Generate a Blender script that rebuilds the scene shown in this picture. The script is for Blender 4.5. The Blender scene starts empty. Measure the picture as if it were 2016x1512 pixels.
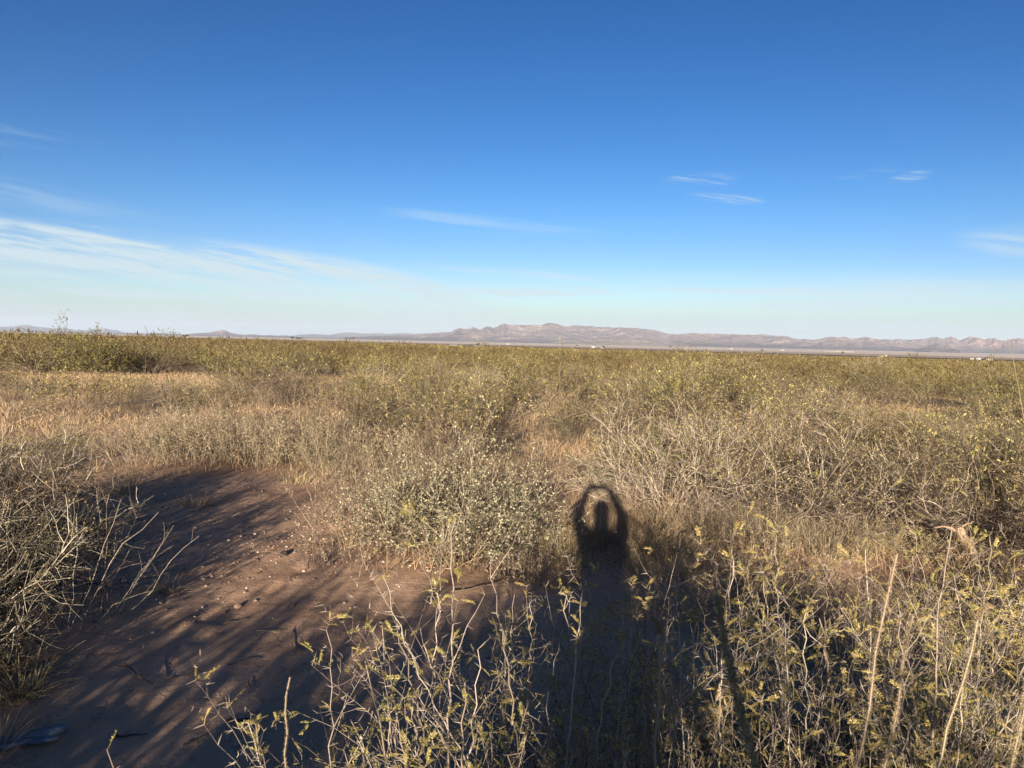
import bpy, math, random
import numpy as np
from mathutils import Matrix, Vector

# ------------------------------------------------------------------ camera
S = bpy.context.scene
COL = S.collection
HCAM = 1.85
cam_d = bpy.data.cameras.new("camera")
cam = bpy.data.objects.new("camera", cam_d)
COL.objects.link(cam)
cam.matrix_world = Matrix(((0.99978068, -0.02094242, 0.0, 0.0),
                           (0.00119443, 0.05702153, -0.99837223, 0.0),
                           (0.02090833, 0.99815327, 0.05703404, HCAM),
                           (0, 0, 0, 1)))
cam_d.sensor_width = 36.0
cam_d.lens = 18.0 / math.tan(math.radians(33.5))
cam_d.clip_start = 0.01
cam_d.clip_end = 200000.0
cam_d.dof.use_dof = True
cam_d.dof.focus_distance = 7.0
cam_d.dof.aperture_fstop = 13.0
S.camera = cam

# ------------------------------------------------------------------ colour management, render limits
S.view_settings.view_transform = 'Standard'
S.view_settings.look = 'None'
S.view_settings.gamma = 1.0
S.view_settings.exposure = 1.42
S.render.engine = 'CYCLES'
cy = S.cycles
cy.max_bounces = 4
cy.diffuse_bounces = 2
cy.glossy_bounces = 1
cy.transmission_bounces = 3
cy.transparent_max_bounces = 4
cy.volume_bounces = 0
cy.use_denoising = True
cy.denoiser = 'OPENIMAGEDENOISE'
cy.denoising_input_passes = 'RGB_ALBEDO_NORMAL'
cy.denoising_prefilter = 'ACCURATE'

# ------------------------------------------------------------------ node helpers
class NT:
    """small expression helper over a node tree"""
    def __init__(self, tree):
        self.t = tree; self.n = tree.nodes; self.l = tree.links
    def node(self, typ, **kw):
        nd = self.n.new(typ)
        for k, v in kw.items(): setattr(nd, k, v)
        return nd
    def put(self, sock, v):
        if isinstance(v, bpy.types.NodeSocket): self.l.new(v, sock)
        elif v is not None: sock.default_value = v
    def m(self, op, a, b=None, c=None, clamp=False):
        nd = self.node('ShaderNodeMath', operation=op); nd.use_clamp = clamp
        for i, v in enumerate((a, b, c)):
            if v is not None: self.put(nd.inputs[i], v)
        return nd.outputs[0]
    def rng(self, v, a, b, c=0.0, d=1.0, smooth=True):
        nd = self.node('ShaderNodeMapRange')
        nd.interpolation_type = 'SMOOTHSTEP' if smooth else 'LINEAR'
        self.put(nd.inputs['Value'], v)
        for k, x in (('From Min', a), ('From Max', b), ('To Min', c), ('To Max', d)): self.put(nd.inputs[k], x)
        return nd.outputs['Result']
    def xyz(self, x, y, z=0.0):
        nd = self.node('ShaderNodeCombineXYZ')
        for i, v in enumerate((x, y, z)): self.put(nd.inputs[i], v)
        return nd.outputs[0]
    def sep(self, v):
        nd = self.node('ShaderNodeSeparateXYZ'); self.put(nd.inputs[0], v); return nd.outputs
    def noise(self, vec, scale=5.0, detail=4.0, rough=0.55, dist=0.0):
        nd = self.node('ShaderNodeTexNoise')
        if vec is not None: self.put(nd.inputs['Vector'], vec)
        nd.inputs['Scale'].default_value = scale; nd.inputs['Detail'].default_value = detail
        nd.inputs['Roughness'].default_value = rough; nd.inputs['Distortion'].default_value = dist
        return nd.outputs['Fac']
    def mix(self, f, a, b, blend='MIX'):
        nd = self.node('ShaderNodeMix', data_type='RGBA', blend_type=blend)
        self.put(nd.inputs[0], f)
        for s, v in ((nd.inputs[6], a), (nd.inputs[7], b)):
            if isinstance(v, (tuple, list)): v = (*v[:3], 1.0)
            self.put(s, v)
        return nd.outputs[2]
    def ramp(self, f, stops):
        nd = self.node('ShaderNodeValToRGB'); self.put(nd.inputs[0], f)
        e = nd.color_ramp.elements
        while len(e) < len(stops): e.new(0.5)
        for q, (p, c) in zip(e, stops): q.position = p; q.color = (*c, 1.0)
        return nd.outputs[0]
    def bump(self, h, strength=0.4, dist=0.02):
        nd = self.node('ShaderNodeBump'); nd.inputs['Strength'].default_value = strength
        nd.inputs['Distance'].default_value = dist; self.put(nd.inputs['Height'], h); return nd.outputs[0]

# ------------------------------------------------------------------ sky and sun
SUN_EL = math.radians(10.62)
SUN_AZ = math.radians(186.58)           # clockwise from +Y
w = bpy.data.worlds.new("World"); S.world = w; w.use_nodes = True
w.node_tree.nodes.clear()
g = NT(w.node_tree)
sky = g.node('ShaderNodeTexSky', sky_type='NISHITA')
sky.sun_disc = False
sky.sun_elevation = SUN_EL
sky.sun_rotation = SUN_AZ
sky.altitude = 1300.0
sky.air_density = 1.0; sky.dust_density = 0.6; sky.ozone_density = 2.2
tc = g.node('ShaderNodeTexCoord')
dx, dy, dz = g.sep(tc.outputs['Generated'])
U = g.m('ARCTAN2', dx, dy)              # azimuth, radians
V = g.m('ARCSINE', dz)                  # elevation, radians
# thin cirrus: streaky noise inside soft regions of the real sky
warp = g.m('SUBTRACT', g.noise(g.xyz(g.m('MULTIPLY', U, 3.0), g.m('MULTIPLY', V, 14.0)), 1.0, 3), 0.5)
tilt = g.m('ADD', V, g.m('MULTIPLY', U, 0.11))
Vw = g.m('ADD', tilt, g.m('MULTIPLY', warp, 0.016))
fib1 = g.noise(g.xyz(g.m('MULTIPLY', U, 5.0), g.m('MULTIPLY', Vw, 75.0), 3.1), 1.0, 6, 0.62)
fib2 = g.noise(g.xyz(g.m('MULTIPLY', U, 2.2), g.m('MULTIPLY', g.m('ADD', V, g.m('MULTIPLY', warp, 0.02)), 55.0), 7.7), 1.0, 6, 0.6)
fib3 = g.noise(g.xyz(g.m('MULTIPLY', U, 22.0), g.m('MULTIPLY', Vw, 260.0), 1.7), 1.0, 5, 0.65)
cur = g.node('ShaderNodeFloatCurve')
g.put(cur.inputs['Value'], g.rng(U, -0.75, 0.25, 0.0, 1.0, False))
pts = [(-0.75, .124), (-.583, .120), (-.435, .114), (-.323, .109), (-.232, .099), (-.138, .083), (-.06, .069), (0.25, .045)]
cm = cur.mapping.curves[0]
while len(cm.points) < len(pts): cm.points.new(0.5, 0.5)
for q, (a, b) in zip(cm.points, pts): q.location = (a + 0.75, b * 5)
cur.mapping.update()
top = g.m('MULTIPLY', cur.outputs[0], 0.2)
below = g.m('SUBTRACT', top, V)          # >0 under the upper edge of the big band
left = g.rng(U, 0.04, -0.16)
band = g.m('MULTIPLY', g.m('MULTIPLY', g.rng(g.m('ADD', below, g.m('MULTIPLY', warp, 0.012)), -0.006, 0.012), g.rng(below, 0.085, 0.035)), left)
fine = g.noise(g.xyz(g.m('MULTIPLY', U, 13.0), g.m('MULTIPLY', g.m('ADD', Vw, g.m('MULTIPLY', U, .05)), 210.0), 5.5), 1.0, 6, 0.68)
comb = g.m('ADD', g.m('MULTIPLY', fib1, .58), g.m('MULTIPLY', fine, .42))
A = g.m('MULTIPLY', band, g.rng(comb, 0.40, 0.555, 0.10, 1.0))
low = g.m('MULTIPLY', g.rng(V, 0.10, 0.055), g.rng(V, 0.0, 0.03))
lowside = g.rng(g.m('ABSOLUTE', g.m('SUBTRACT', U, 0.05)), 0.05, 0.5, 0.75, 1.0)
B = g.m('MULTIPLY', g.m('MULTIPLY', low, lowside), g.rng(g.m('ADD', g.m('MULTIPLY', fib2, .75), g.m('MULTIPLY', fine, .25)), 0.43, 0.60, 0.0, 0.7))
def spot(u0, v0, du, dv, slope, f, a, b, amp):
    uu = g.m('SUBTRACT', U, u0); vv = g.m('SUBTRACT', g.m('SUBTRACT', V, v0), g.m('MULTIPLY', uu, slope))
    r = g.m('ADD', g.m('POWER', g.m('ABSOLUTE', g.m('DIVIDE', uu, du)), 2.0), g.m('POWER', g.m('ABSOLUTE', g.m('DIVIDE', vv, dv)), 2.0))
    return g.m('MULTIPLY', g.rng(r, 1.0, 0.0), g.rng(f, a, b, 0.0, amp))
parts = [A, B,
         spot(-.04, .149, .18, .010, -.07, fib1, .35, .65, .33), spot(.0, .137, .12, .006, -.05, fib1, .4, .7, .2),
         spot(.225, .199, .06, .012, .05, fine, .44, .70, .62), spot(.262, .178, .055, .007, -.12, fine, .38, .66, .55),
         spot(.467, .193, .028, .007, .1, fine, .40, .66, .5), spot(.43, .2, .05, .006, .1, fine, .45, .7, .25),
         spot(.59, .115, .09, .022, -.1, fib1, .3, .65, .5), spot(.36, .064, .34, .0065, -.02, comb, .36, .58, .75), spot(-.02, .060, .30, .008, .03, comb, .40, .55, .9), spot(.05, .083, .22, .007, -.05, comb, .42, .58, .55), spot(-.35, .047, .3, .008, .02, comb, .40, .55, .9),
         spot(-.62, .150, .22, .020, -.1, fib1, .35, .7, .28), spot(-.60, .212, .14, .009, -.03, fib1, .38, .7, .2),
         spot(-.60, .196, .10, .005, -.03, fib1, .38, .7, .14)]
tot = parts[0]
for p in parts[1:]: tot = g.m('MAXIMUM', tot, p)
haze_low = g.rng(V, 0.13, 0.0, 0.0, 0.45)
tot = g.m('MINIMUM', tot, 0.9)
K = 6.3                                   # clear dry air: deepen the blue away from the horizon
def scale(c, k): return g.mix(1.0, c, (k, k, k), 'MULTIPLY')
gm = g.node('ShaderNodeGamma'); gm.inputs['Gamma'].default_value = 1.5
g.put(gm.inputs['Color'], scale(sky.outputs[0], 1 / K))
hs = g.node('ShaderNodeHueSaturation'); hs.inputs['Saturation'].default_value = 1.16; hs.inputs['Value'].default_value = 1.22
g.put(hs.inputs['Hue'], g.rng(V, .17, .04, .5, .522)); g.put(hs.inputs['Color'], scale(gm.outputs[0], K)); base = g.mix(1.0, hs.outputs[0], (1.04, .97, 1.09), 'MULTIPLY')
low_air = g.mix(g.rng(V, .085, -.006, 0.0, .93), base, (4.9, 6.1, 6.75))
CLOUD = (6.0, 7.3, 7.8)
col = scale(g.mix(tot, low_air, CLOUD), .79)
bg = g.node('ShaderNodeBackground'); bg.inputs['Strength'].default_value = 0.052
g.put(bg.inputs['Color'], col)
g.l.new(bg.outputs[0], g.node('ShaderNodeOutputWorld').inputs['Surface'])

sun_d = bpy.data.lights.new("sun", 'SUN'); sun_d.energy = 5.0; sun_d.angle = math.radians(0.53)
sun_d.color = (1.0, 0.88, 0.73)
sun = bpy.data.objects.new("sun", sun_d); COL.objects.link(sun)
sun.rotation_euler = Vector((0.11269984, 0.97637881, -0.18434526)).to_track_quat('-Z', 'Y').to_euler()

# ------------------------------------------------------------------ numpy noise
def _hash(ix, iy, s):
    h = (ix.astype(np.int64) * 374761393 + iy.astype(np.int64) * 668265263 + s * 1442695041) & 0xffffffff
    h = ((h ^ (h >> 13)) * 1274126177) & 0xffffffff
    return ((h ^ (h >> 16)) & 0xffffff) / float(0xffffff)
def vnoise(x, y, s=0):
    x = np.asarray(x, float); y = np.asarray(y, float)
    ix = np.floor(x); iy = np.floor(y); fx = x - ix; fy = y - iy
    fx = fx * fx * fx * (fx * (fx * 6 - 15) + 10); fy = fy * fy * fy * (fy * (fy * 6 - 15) + 10)
    a = _hash(ix, iy, s); b = _hash(ix + 1, iy, s); c = _hash(ix, iy + 1, s); d = _hash(ix + 1, iy + 1, s)
    return (a * (1 - fx) + b * fx) * (1 - fy) + (c * (1 - fx) + d * fx) * fy
def fbm(x, y, o=4, s=0, gain=0.5):
    t = 0; a = 1; n = 0
    for i in range(o):
        t = t + a * vnoise(x * 2 ** i, y * 2 ** i, s + i * 17); n += a; a *= gain
    return t / n
def ridged(x, y, o=4, s=0, gain=0.5):
    t = 0; a = 1; n = 0
    for i in range(o):
        t = t + a * (1 - np.abs(2 * vnoise(x * 2 ** i, y * 2 ** i, s + i * 17) - 1)); n += a; a *= gain
    return t / n

# ------------------------------------------------------------------ mesh helpers
class MB:
    """collects quads in numpy blocks and links them as one mesh object"""
    def __init__(self): self.v = []; self.f = []; self.t = []; self.n = 0
    def add(self, v, f, tint=None):
        v = np.asarray(v, np.float32).reshape(-1, 3)
        self.v.append(v); self.f.append(np.asarray(f, np.int32).reshape(-1, 4) + self.n)
        self.t.append(np.full(len(v), 0.5, np.float32) if tint is None else np.broadcast_to(np.asarray(tint, np.float32), (len(v),)))
        self.n += len(v)
    def mesh(self, name, mat, smooth=False, attr=False):
        me = bpy.data.meshes.new(name)
        v = np.concatenate(self.v) if self.v else np.zeros((0, 3), np.float32)
        f = np.concatenate(self.f) if self.f else np.zeros((0, 4), np.int32)
        me.vertices.add(len(v)); me.vertices.foreach_set('co', v.ravel())
        me.loops.add(f.size); me.loops.foreach_set('vertex_index', f.ravel())
        me.polygons.add(len(f)); me.polygons.foreach_set('loop_start', np.arange(0, f.size, 4, dtype=np.int32))
        me.update(calc_edges=True)
        if smooth: me.polygons.foreach_set('use_smooth', np.ones(len(f), bool))
        if attr:
            a = me.attributes.new('tint', 'FLOAT', 'POINT'); a.data.foreach_set('value', np.concatenate(self.t).astype(np.float32))
        me.materials.append(mat)
        return me
    def build(self, name, mat, parent=None, smooth=False, attr=False):
        o = bpy.data.objects.new(name, self.mesh(name, mat, smooth, attr)); COL.objects.link(o)
        if parent is not None: o.parent = parent
        return o

def tag(o, label=None, cat=None, group=None, kind=None):
    for k, v in (('label', label), ('category', cat), ('group', group), ('kind', kind)):
        if v: o[k] = v
    return o
def empty(name, loc=(0, 0, 0), rz=0.0, sc=1.0):
    o = bpy.data.objects.new(name, None); COL.objects.link(o)
    o.location = loc; o.rotation_euler = (0, 0, rz); o.scale = (sc, sc, sc); o.empty_display_size = 0.1
    return o
def grid_mesh(P):
    """P: (n, m, 3) grid -> verts, quads"""
    n, m = P.shape[:2]
    i = np.arange(n * m).reshape(n, m)
    q = np.stack([i[:-1, :-1], i[1:, :-1], i[1:, 1:], i[:-1, 1:]], -1).reshape(-1, 4)
    return P.reshape(-1, 3), q
def unit(a): return a / (np.linalg.norm(a, axis=-1, keepdims=True) + 1e-9)
def tube(mb, pts, rad, n=3, tint=0.5):
    """tapered tube along a polyline"""
    p = np.asarray(pts, float); k = len(p); rad = np.broadcast_to(np.asarray(rad, float), (k,))
    t = np.empty_like(p); t[1:-1] = p[2:] - p[:-2]; t[0] = p[1] - p[0]; t[-1] = p[-1] - p[-2]; t = unit(t)
    ref = np.array([0., 0, 1]) if abs(t[:, 2]).mean() < 0.8 else np.array([1., 0, 0])
    a = unit(np.cross(t, ref)); b = np.cross(t, a)
    ang = np.arange(n) * 2 * math.pi / n
    ring = a[:, None] * np.cos(ang)[None, :, None] + b[:, None] * np.sin(ang)[None, :, None]
    v = p[:, None] + ring * rad[:, None, None]
    i = np.arange(k * n).reshape(k, n)
    j = np.roll(i, -1, 1)
    q = np.stack([i[:-1], j[:-1], j[1:], i[1:]], -1).reshape(-1, 4)
    mb.add(v.reshape(-1, 3), q, tint)
def leaves(mb, c, d, nrm, L, W, tint=0.5):
    """diamond leaves: base c, direction d, normal hint nrm"""
    c = np.asarray(c, float); d = unit(np.asarray(d, float)); s = unit(np.cross(d, nrm))
    L = np.broadcast_to(np.asarray(L, float), (len(c),))[:, None]; W = np.broadcast_to(np.asarray(W, float), (len(c),))[:, None]
    up = np.cross(s, d)
    v = np.stack([c, c + d * L * 0.5 + s * W * 0.5 + up * W * 0.15, c + d * L, c + d * L * 0.5 - s * W * 0.5 + up * W * 0.15], 1)
    mb.add(v.reshape(-1, 3), np.arange(len(c) * 4).reshape(-1, 4), tint)

# ------------------------------------------------------------------ ground height
LV = 65.0
MOUNDS = [(0.15, 5.55, .42, .07), (2.6, 7.6, 1.2, .10), (-.4, 6.3, .9, .06), (-3.6, 11.0, 2.0, .10), (-1.2, 8.4, .9, .06), (-2.6, 4.2, .7, .06)]
_r = random.Random(4)
DENTS = [(_r.uniform(-2.6, .4), _r.uniform(3.1, 7.8), _r.uniform(.07, .13), _r.uniform(.006, .013), _r.uniform(-.4, .5)) for _ in range(46)]   # old footprints
def gz(x, y):
    x = np.asarray(x, float); y = np.asarray(y, float)
    r = np.hypot(x, y) + 1e-6
    s = np.clip(0.0100 * y / r + 0.0082 * x / r, 0.0025, 0.02)
    z = -LV * (1 - np.exp(-s * r / LV))
    z = z + (fbm(x / 55, y / 55, 3, 5) - 0.5) * 0.9 * np.clip((r - 12) / 60, 0, 1) * np.clip(600 / r, 0, 1)
    k = np.clip(1 - (r - 20) / 40, 0, 1)
    z = z + k * ((fbm(x / 1.7, y / 1.7, 3, 11) - 0.5) * 0.07 + (fbm(x / 0.33, y / 0.33, 3, 23) - 0.5) * 0.022)
    for mx, my, mr, mh in MOUNDS:
        z = z + mh * np.exp(-((x - mx) ** 2 + (y - my) ** 2) / mr ** 2)
    if x.ndim == 0 and r > 12: return z
    for dx_, dy_, dr_, dh_, da_ in DENTS:
        u_ = (x - dx_) * math.cos(da_) - (y - dy_) * math.sin(da_); v_ = (x - dx_) * math.sin(da_) + (y - dy_) * math.cos(da_)
        q_ = (u_ / dr_) ** 2 + (v_ / (dr_ * 1.9)) ** 2
        z = z - dh_ * (np.exp(-q_ * 1.6) - .45 * np.exp(-(np.sqrt(q_) - 1.35) ** 2 * 6))
    return z

# ------------------------------------------------------------------ materials
def new_mat(name):
    m = bpy.data.materials.new(name); m.use_nodes = True; m.node_tree.nodes.clear()
    g = NT(m.node_tree)
    return m, g
def finish(g, color, rough=0.85, normal=None, trans=0.0, spec=0.2):
    b = g.node('ShaderNodeBsdfPrincipled')
    if isinstance(color, tuple): b.inputs['Base Color'].default_value = (*color, 1)
    else: g.put(b.inputs['Base Color'], color)
    b.inputs['Roughness'].default_value = rough
    b.inputs['Specular IOR Level'].default_value = spec
    if normal is not None: g.put(b.inputs['Normal'], normal)
    out = b.outputs[0]
    if trans:
        t = g.node('ShaderNodeBsdfTranslucent')
        if isinstance(color, tuple): t.inputs['Color'].default_value = (*color, 1)
        else: g.put(t.inputs['Color'], color)
        mx = g.node('ShaderNodeMixShader'); mx.inputs[0].default_value = trans
        g.l.new(out, mx.inputs[1]); g.l.new(t.outputs[0], mx.inputs[2]); out = mx.outputs[0]
    g.l.new(out, g.node('ShaderNodeOutputMaterial').inputs['Surface'])
def plant_mat(name, stops, trans=0.0, rough=0.8, obj_var=0.25, tint=False, hue=(.482, .515)):
    """colour varies leaf by leaf (mesh island) and plant by plant"""
    m, g = new_mat(name)
    geo = g.node('ShaderNodeNewGeometry')
    f = geo.outputs['Random Per Island']
    c = g.ramp(f, stops)
    if tint:
        at = g.node('ShaderNodeAttribute'); at.attribute_name = 'tint'; v = at.outputs['Fac']
    else:
        v = g.node('ShaderNodeObjectInfo').outputs['Random']
    h = g.node('ShaderNodeHueSaturation')
    g.put(h.inputs['Color'], c)
    g.put(h.inputs['Value'], g.rng(v, 0, 1, 1 - obj_var, 1 + obj_var, False))
    g.put(h.inputs['Hue'], g.rng(g.m('FRACT', g.m('MULTIPLY', v, 7.31)), 0, 1, hue[0], hue[1], False))
    finish(g, h.outputs[0], rough, None, trans)
    return m

M = {}
def ground_material():
    m, g = new_mat('desert soil')
    geo = g.node('ShaderNodeNewGeometry'); P = geo.outputs['Position']
    x, y, z = g.sep(P)
    r = g.m('SQRT', g.m('ADD', g.m('MULTIPLY', x, x), g.m('MULTIPLY', y, y)))
    n1 = g.noise(P, 0.9, 5); n2 = g.noise(P, 9.0, 6, 0.65); n3 = g.noise(P, 75.0, 4, 0.7)
    soil = g.mix(g.rng(n1, .3, .7), (.46, .285, .18), (.55, .36, .24))
    soil = g.mix(g.rng(n2, .52, .72), soil, (.33, .215, .135))
    soil = g.mix(g.rng(n3, .58, .75), soil, (.46, .34, .25))
    soil = g.mix(g.rng(n3, .40, .28), soil, (.17, .10, .075))
    # straw litter beyond the bare patch
    litter = g.mix(g.rng(n2, .35, .65), (.46, .335, .20), (.38, .25, .155))
    lf = g.m('MULTIPLY', g.rng(r, 7.5, 13), g.rng(g.noise(P, 0.5, 4), .40, .58))
    near = g.mix(lf, soil, litter)
    # valley floor: grassland, dark brush and pale fields in broad bands
    vx = g.m('MULTIPLY', x, 0.00022); vy = g.m('MULTIPLY', y, 0.0011)
    b1 = g.noise(g.xyz(vx, vy, 0.3), 1.0, 5, 0.6)
    b2 = g.noise(g.xyz(g.m('MULTIPLY', x, 0.0006), g.m('MULTIPLY', y, 0.003), 4.2), 1.0, 4, 0.6)
    plain = g.mix(g.rng(b1, .49, .57), (.46, .35, .24), (.20, .14, .115))
    plain = g.mix(g.rng(b2, .60, .66), plain, (.62, .53, .42))
    brush = g.mix(g.rng(b2, .4, .6), (.10, .085, .040), (.13, .09, .06))
    grassy = g.mix(g.rng(b2, .4, .62), (.80, .64, .47), (.64, .49, .36))  # brighter than dry grass: sunlight on upright blades put into the colour
    plain = g.mix(g.rng(r, 4600, 6300), plain, grassy)
    foot = g.mix(g.rng(b2, .35, .6), (.13, .105, .10), (.18, .14, .12))
    plain = g.mix(g.rng(r, 16200, 17800), plain, foot)
    far = g.mix(g.rng(g.m('ADD', r, g.m('MULTIPLY', g.m('SUBTRACT', b1, .5), 2600)), 2600, 3400), brush, plain)
    c = g.mix(g.rng(r, 45, 160), near, g.mix(g.rng(r, 160, 600), litter, far))
    h = g.m('ADD', g.m('MULTIPLY', n2, 0.7), g.m('MULTIPLY', n3, 0.3))
    fade = g.rng(r, 60, 10)
    bp = g.node('ShaderNodeBump'); bp.inputs['Distance'].default_value = 0.05
    g.put(bp.inputs['Strength'], g.m('MULTIPLY', fade, 0.8)); g.put(bp.inputs['Height'], h)
    finish(g, c, 0.95, bp.outputs[0], spec=0.05)
    return m
M['soil'] = ground_material()

# ------------------------------------------------------------------ ground sheet (polar, finest in front of the camera)
def build_ground():
    az = np.radians(np.concatenate([np.arange(-180, -42, 3.0), np.arange(-42, 42, 0.25), np.arange(42, 180.1, 3.0)]))
    rr = [0.0]; r = 0.25
    while r < 46000: rr.append(r); r *= 1.011 if r < 13 else 1.021
    rr.append(46000.0)
    rr = np.array(rr)
    A, R = np.meshgrid(az, rr)
    X = R * np.sin(A); Y = R * np.cos(A)
    Z = gz(X, Y)
    v, q = grid_mesh(np.stack([X, Y, Z], -1))
    mb = MB(); mb.add(v, q[:, ::-1])
    tag(mb.build('ground', M['soil'], smooth=True), kind='structure')
build_ground()

# ------------------------------------------------------------------ mountains
def rock_material(name, a, b, pale, dark, pale_amt=.6):
    m, g = new_mat(name)
    geo = g.node('ShaderNodeNewGeometry'); P = geo.outputs['Position']
    n1 = g.noise(P, 0.0009, 6, 0.62); n2 = g.noise(P, 0.0024, 6, 0.7); n3 = g.noise(P, 0.0006, 4)
    c = g.mix(g.rng(n1, .4, .62), a, b)
    c = g.mix(g.m('MULTIPLY', g.rng(n2, .53, .66), pale_amt), c, pale)
    c = g.mix(g.m('MULTIPLY', g.rng(n2, .46, .36), .7), c, dark)
    z = g.sep(P)[2]
    apron = g.rng(g.m('ADD', z, g.m('MULTIPLY', g.m('SUBTRACT', n1, .5), 200.0)), 90.0, -25.0)   # brush on the foot slopes
    c = g.mix(g.m('MULTIPLY', apron, .75), c, dark)
    finish(g, c, 0.95, g.bump(n2, 1.0, 420.0), spec=0.05)
    return m
M['rock'] = rock_material('mountain rock', (.29, .225, .215), (.38, .285, .26), (.66, .51, .42), (.12, .098, .105), .85)
M['pink'] = rock_material('pink rock', (.33, .245, .225), (.43, .275, .23), (.58, .43, .35), (.17, .135, .14), .6)
M['pale'] = rock_material('far rock', (.19, .155, .15), (.24, .19, .175), (.33, .27, .24), (.13, .11, .11), .5)
M['sand'] = rock_material('sandy slope', (.46, .36, .28), (.58, .46, .35), (.72, .58, .45), (.28, .22, .18), .6)
M['outcrop'] = rock_material('pale outcrop', (.38, .29, .25), (.46, .345, .29), (.66, .52, .43), (.22, .17, .16), .7)

def mountain(name, sky_px, mat, d0, d1, ridge=0.6, seed=0, spur=1.0, rough=1.0, step=0.035, dn=110):
    """skyline given as (azimuth deg, elevation deg): a real massif from d0 to d1 metres away"""
    a = np.array([p[0] for p in sky_px]); e = np.array([p[1] for p in sky_px])
    az = np.arange(a[0], a[-1] + 1e-6, step)
    el = np.interp(az, a, e)
    el = el + ((fbm(az * 6.0, az * 0, 3, seed + 51) - .5) * .055 + (fbm(az * 19.0, az * 0, 2, seed + 52) - .5) * .03) * np.clip((el + .15) / .35, 0, 1)
    t = np.linspace(0, 1, dn)
    A, T = np.meshgrid(np.radians(az), t, indexing='ij')
    D = d0 + (d1 - d0) * T
    X = D * np.sin(A); Y = D * np.cos(A)
    k = 1 / 1150.0
    wob = (fbm(X * k * .6, Y * k * .6, 3, seed + 3) - .5) * .35
    env = np.clip(np.where(T < ridge, (T / ridge), 1 - (T - ridge) / (1 - ridge) * 1.0) + wob * np.sin(np.pi * T), 0, 1)
    env = env ** 1.45
    rg = ridged(X * k * spur, Y * k * spur * .55, 5, seed, .52)
    shape = env * (0.30 + 0.95 * rg * rough + 0.25 * (1 - rough))
    shape = shape * np.clip(T / .06, 0, 1)
    # lift every column so that its highest point meets the wanted elevation
    want = HCAM + np.tan(np.radians(el))[:, None] * D
    base = gz(X, Y)
    rel = np.maximum(want - base, 1.0)
    f = (shape / rel).max(1, keepdims=True) * rel.mean(1, keepdims=True)
    f = f / rel.mean(1, keepdims=True)
    Z = base - 4 + shape / f * np.clip((el[:, None] + .4) / .1, 0, 1)
    v, q = grid_mesh(np.stack([X, Y, Z], -1))
    mb = MB(); mb.add(v, q[:, ::-1])
    return tag(mb.build(name, mat, smooth=False), kind='structure')
SKY_MAIN = [(-13.63, -0.245), (-11.84, -0.025), (-9.30, 0.103), (-6.73, 0.270), (-5.32, 0.450), (-4.65, 0.464), (-4.24, 0.697), (-3.98, 0.815), (-3.76, 0.745), (-3.46, 0.714), (-3.16, 0.833), (-2.94, 0.875), (-2.64, 0.769), (-2.45, 0.698), (-2.15, 0.873), (-1.89, 0.972), (-1.66, 0.921), (-1.47, 0.832), (-1.14, 0.988), (-0.84, 1.126), (-0.69, 1.203), (-0.47, 1.133), (-0.02, 1.117), (0.55, 1.099), (1.30, 1.151), (2.05, 1.129), (2.34, 1.247), (2.60, 1.316), (2.98, 1.297), (3.28, 1.228), (3.66, 1.105), (3.96, 1.055), (4.25, 1.117), (4.59, 1.217), (4.92, 1.149), (5.41, 1.121), (5.74, 1.175), (6.04, 1.095), (6.52, 1.049), (6.82, 1.117), (7.15, 1.079), (7.45, 1.040), (7.67, 1.089), (8.00, 1.084), (8.55, 1.049), (9.10, 1.034), (9.65, 0.996), (10.20, 0.950), (10.75, 0.813), (11.40, 0.660), (12.01, 0.672), (12.37, 0.715), (13.08, 0.754), (14.32, 0.758), (15.73, 0.722), (16.76, 0.730), (17.11, 0.711), (18.81, 0.564), (20.49, 0.244), (21.48, 0.056)]
SKY_RIGHT = [(15.74, 0.218), (16.77, 0.598), (17.45, 0.735), (17.79, 0.774), (18.20, 0.731), (18.54, 0.666), (18.98, 0.688), (19.48, 0.665), (19.82, 0.548), (20.15, 0.466), (20.64, 0.500), (21.04, 0.431), (21.46, 0.474), (21.85, 0.586), (22.36, 0.692), (22.58, 0.668), (22.78, 0.620), (23.06, 0.711), (23.32, 0.647), (23.51, 0.582), (24.01, 0.605), (24.32, 0.679), (24.57, 0.697), (24.94, 0.591), (25.41, 0.542), (25.86, 0.574), (26.17, 0.546), (26.50, 0.589), (26.77, 0.557), (27.36, 0.598), (27.95, 0.628), (28.24, 0.733), (28.47, 0.769), (28.73, 0.741), (28.99, 0.647), (29.22, 0.749), (29.47, 0.818), (29.70, 0.725), (29.97, 0.550), (30.18, 0.668), (30.46, 0.818), (30.79, 0.791), (31.07, 0.747), (31.27, 0.639), (31.48, 0.722), (31.81, 0.744), (32.05, 0.668), (32.30, 0.578), (32.64, 0.678), (33.01, 0.763), (33.38, 0.707), (34.26, 0.675), (35.52, 0.849), (36.99, 0.632), (38.62, 0.778), (40.20, 0.574)]
SKY_SPUR = [(15.76, -0.107), (17.47, 0.182), (18.48, 0.345), (18.92, 0.495), (19.15, 0.560), (19.48, 0.524), (19.99, 0.428), (20.82, 0.251), (21.15, 0.188), (21.95, 0.362), (22.75, 0.447), (23.70, 0.496), (24.64, 0.432), (25.57, 0.281), (26.49, 0.065), (27.39, -0.014)]
SKY_KNOLL = [(27.39, -0.081), (27.98, 0.066), (28.49, 0.276), (28.83, 0.349), (29.18, 0.258), (29.59, 0.071), (29.99, -0.050)]
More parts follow.
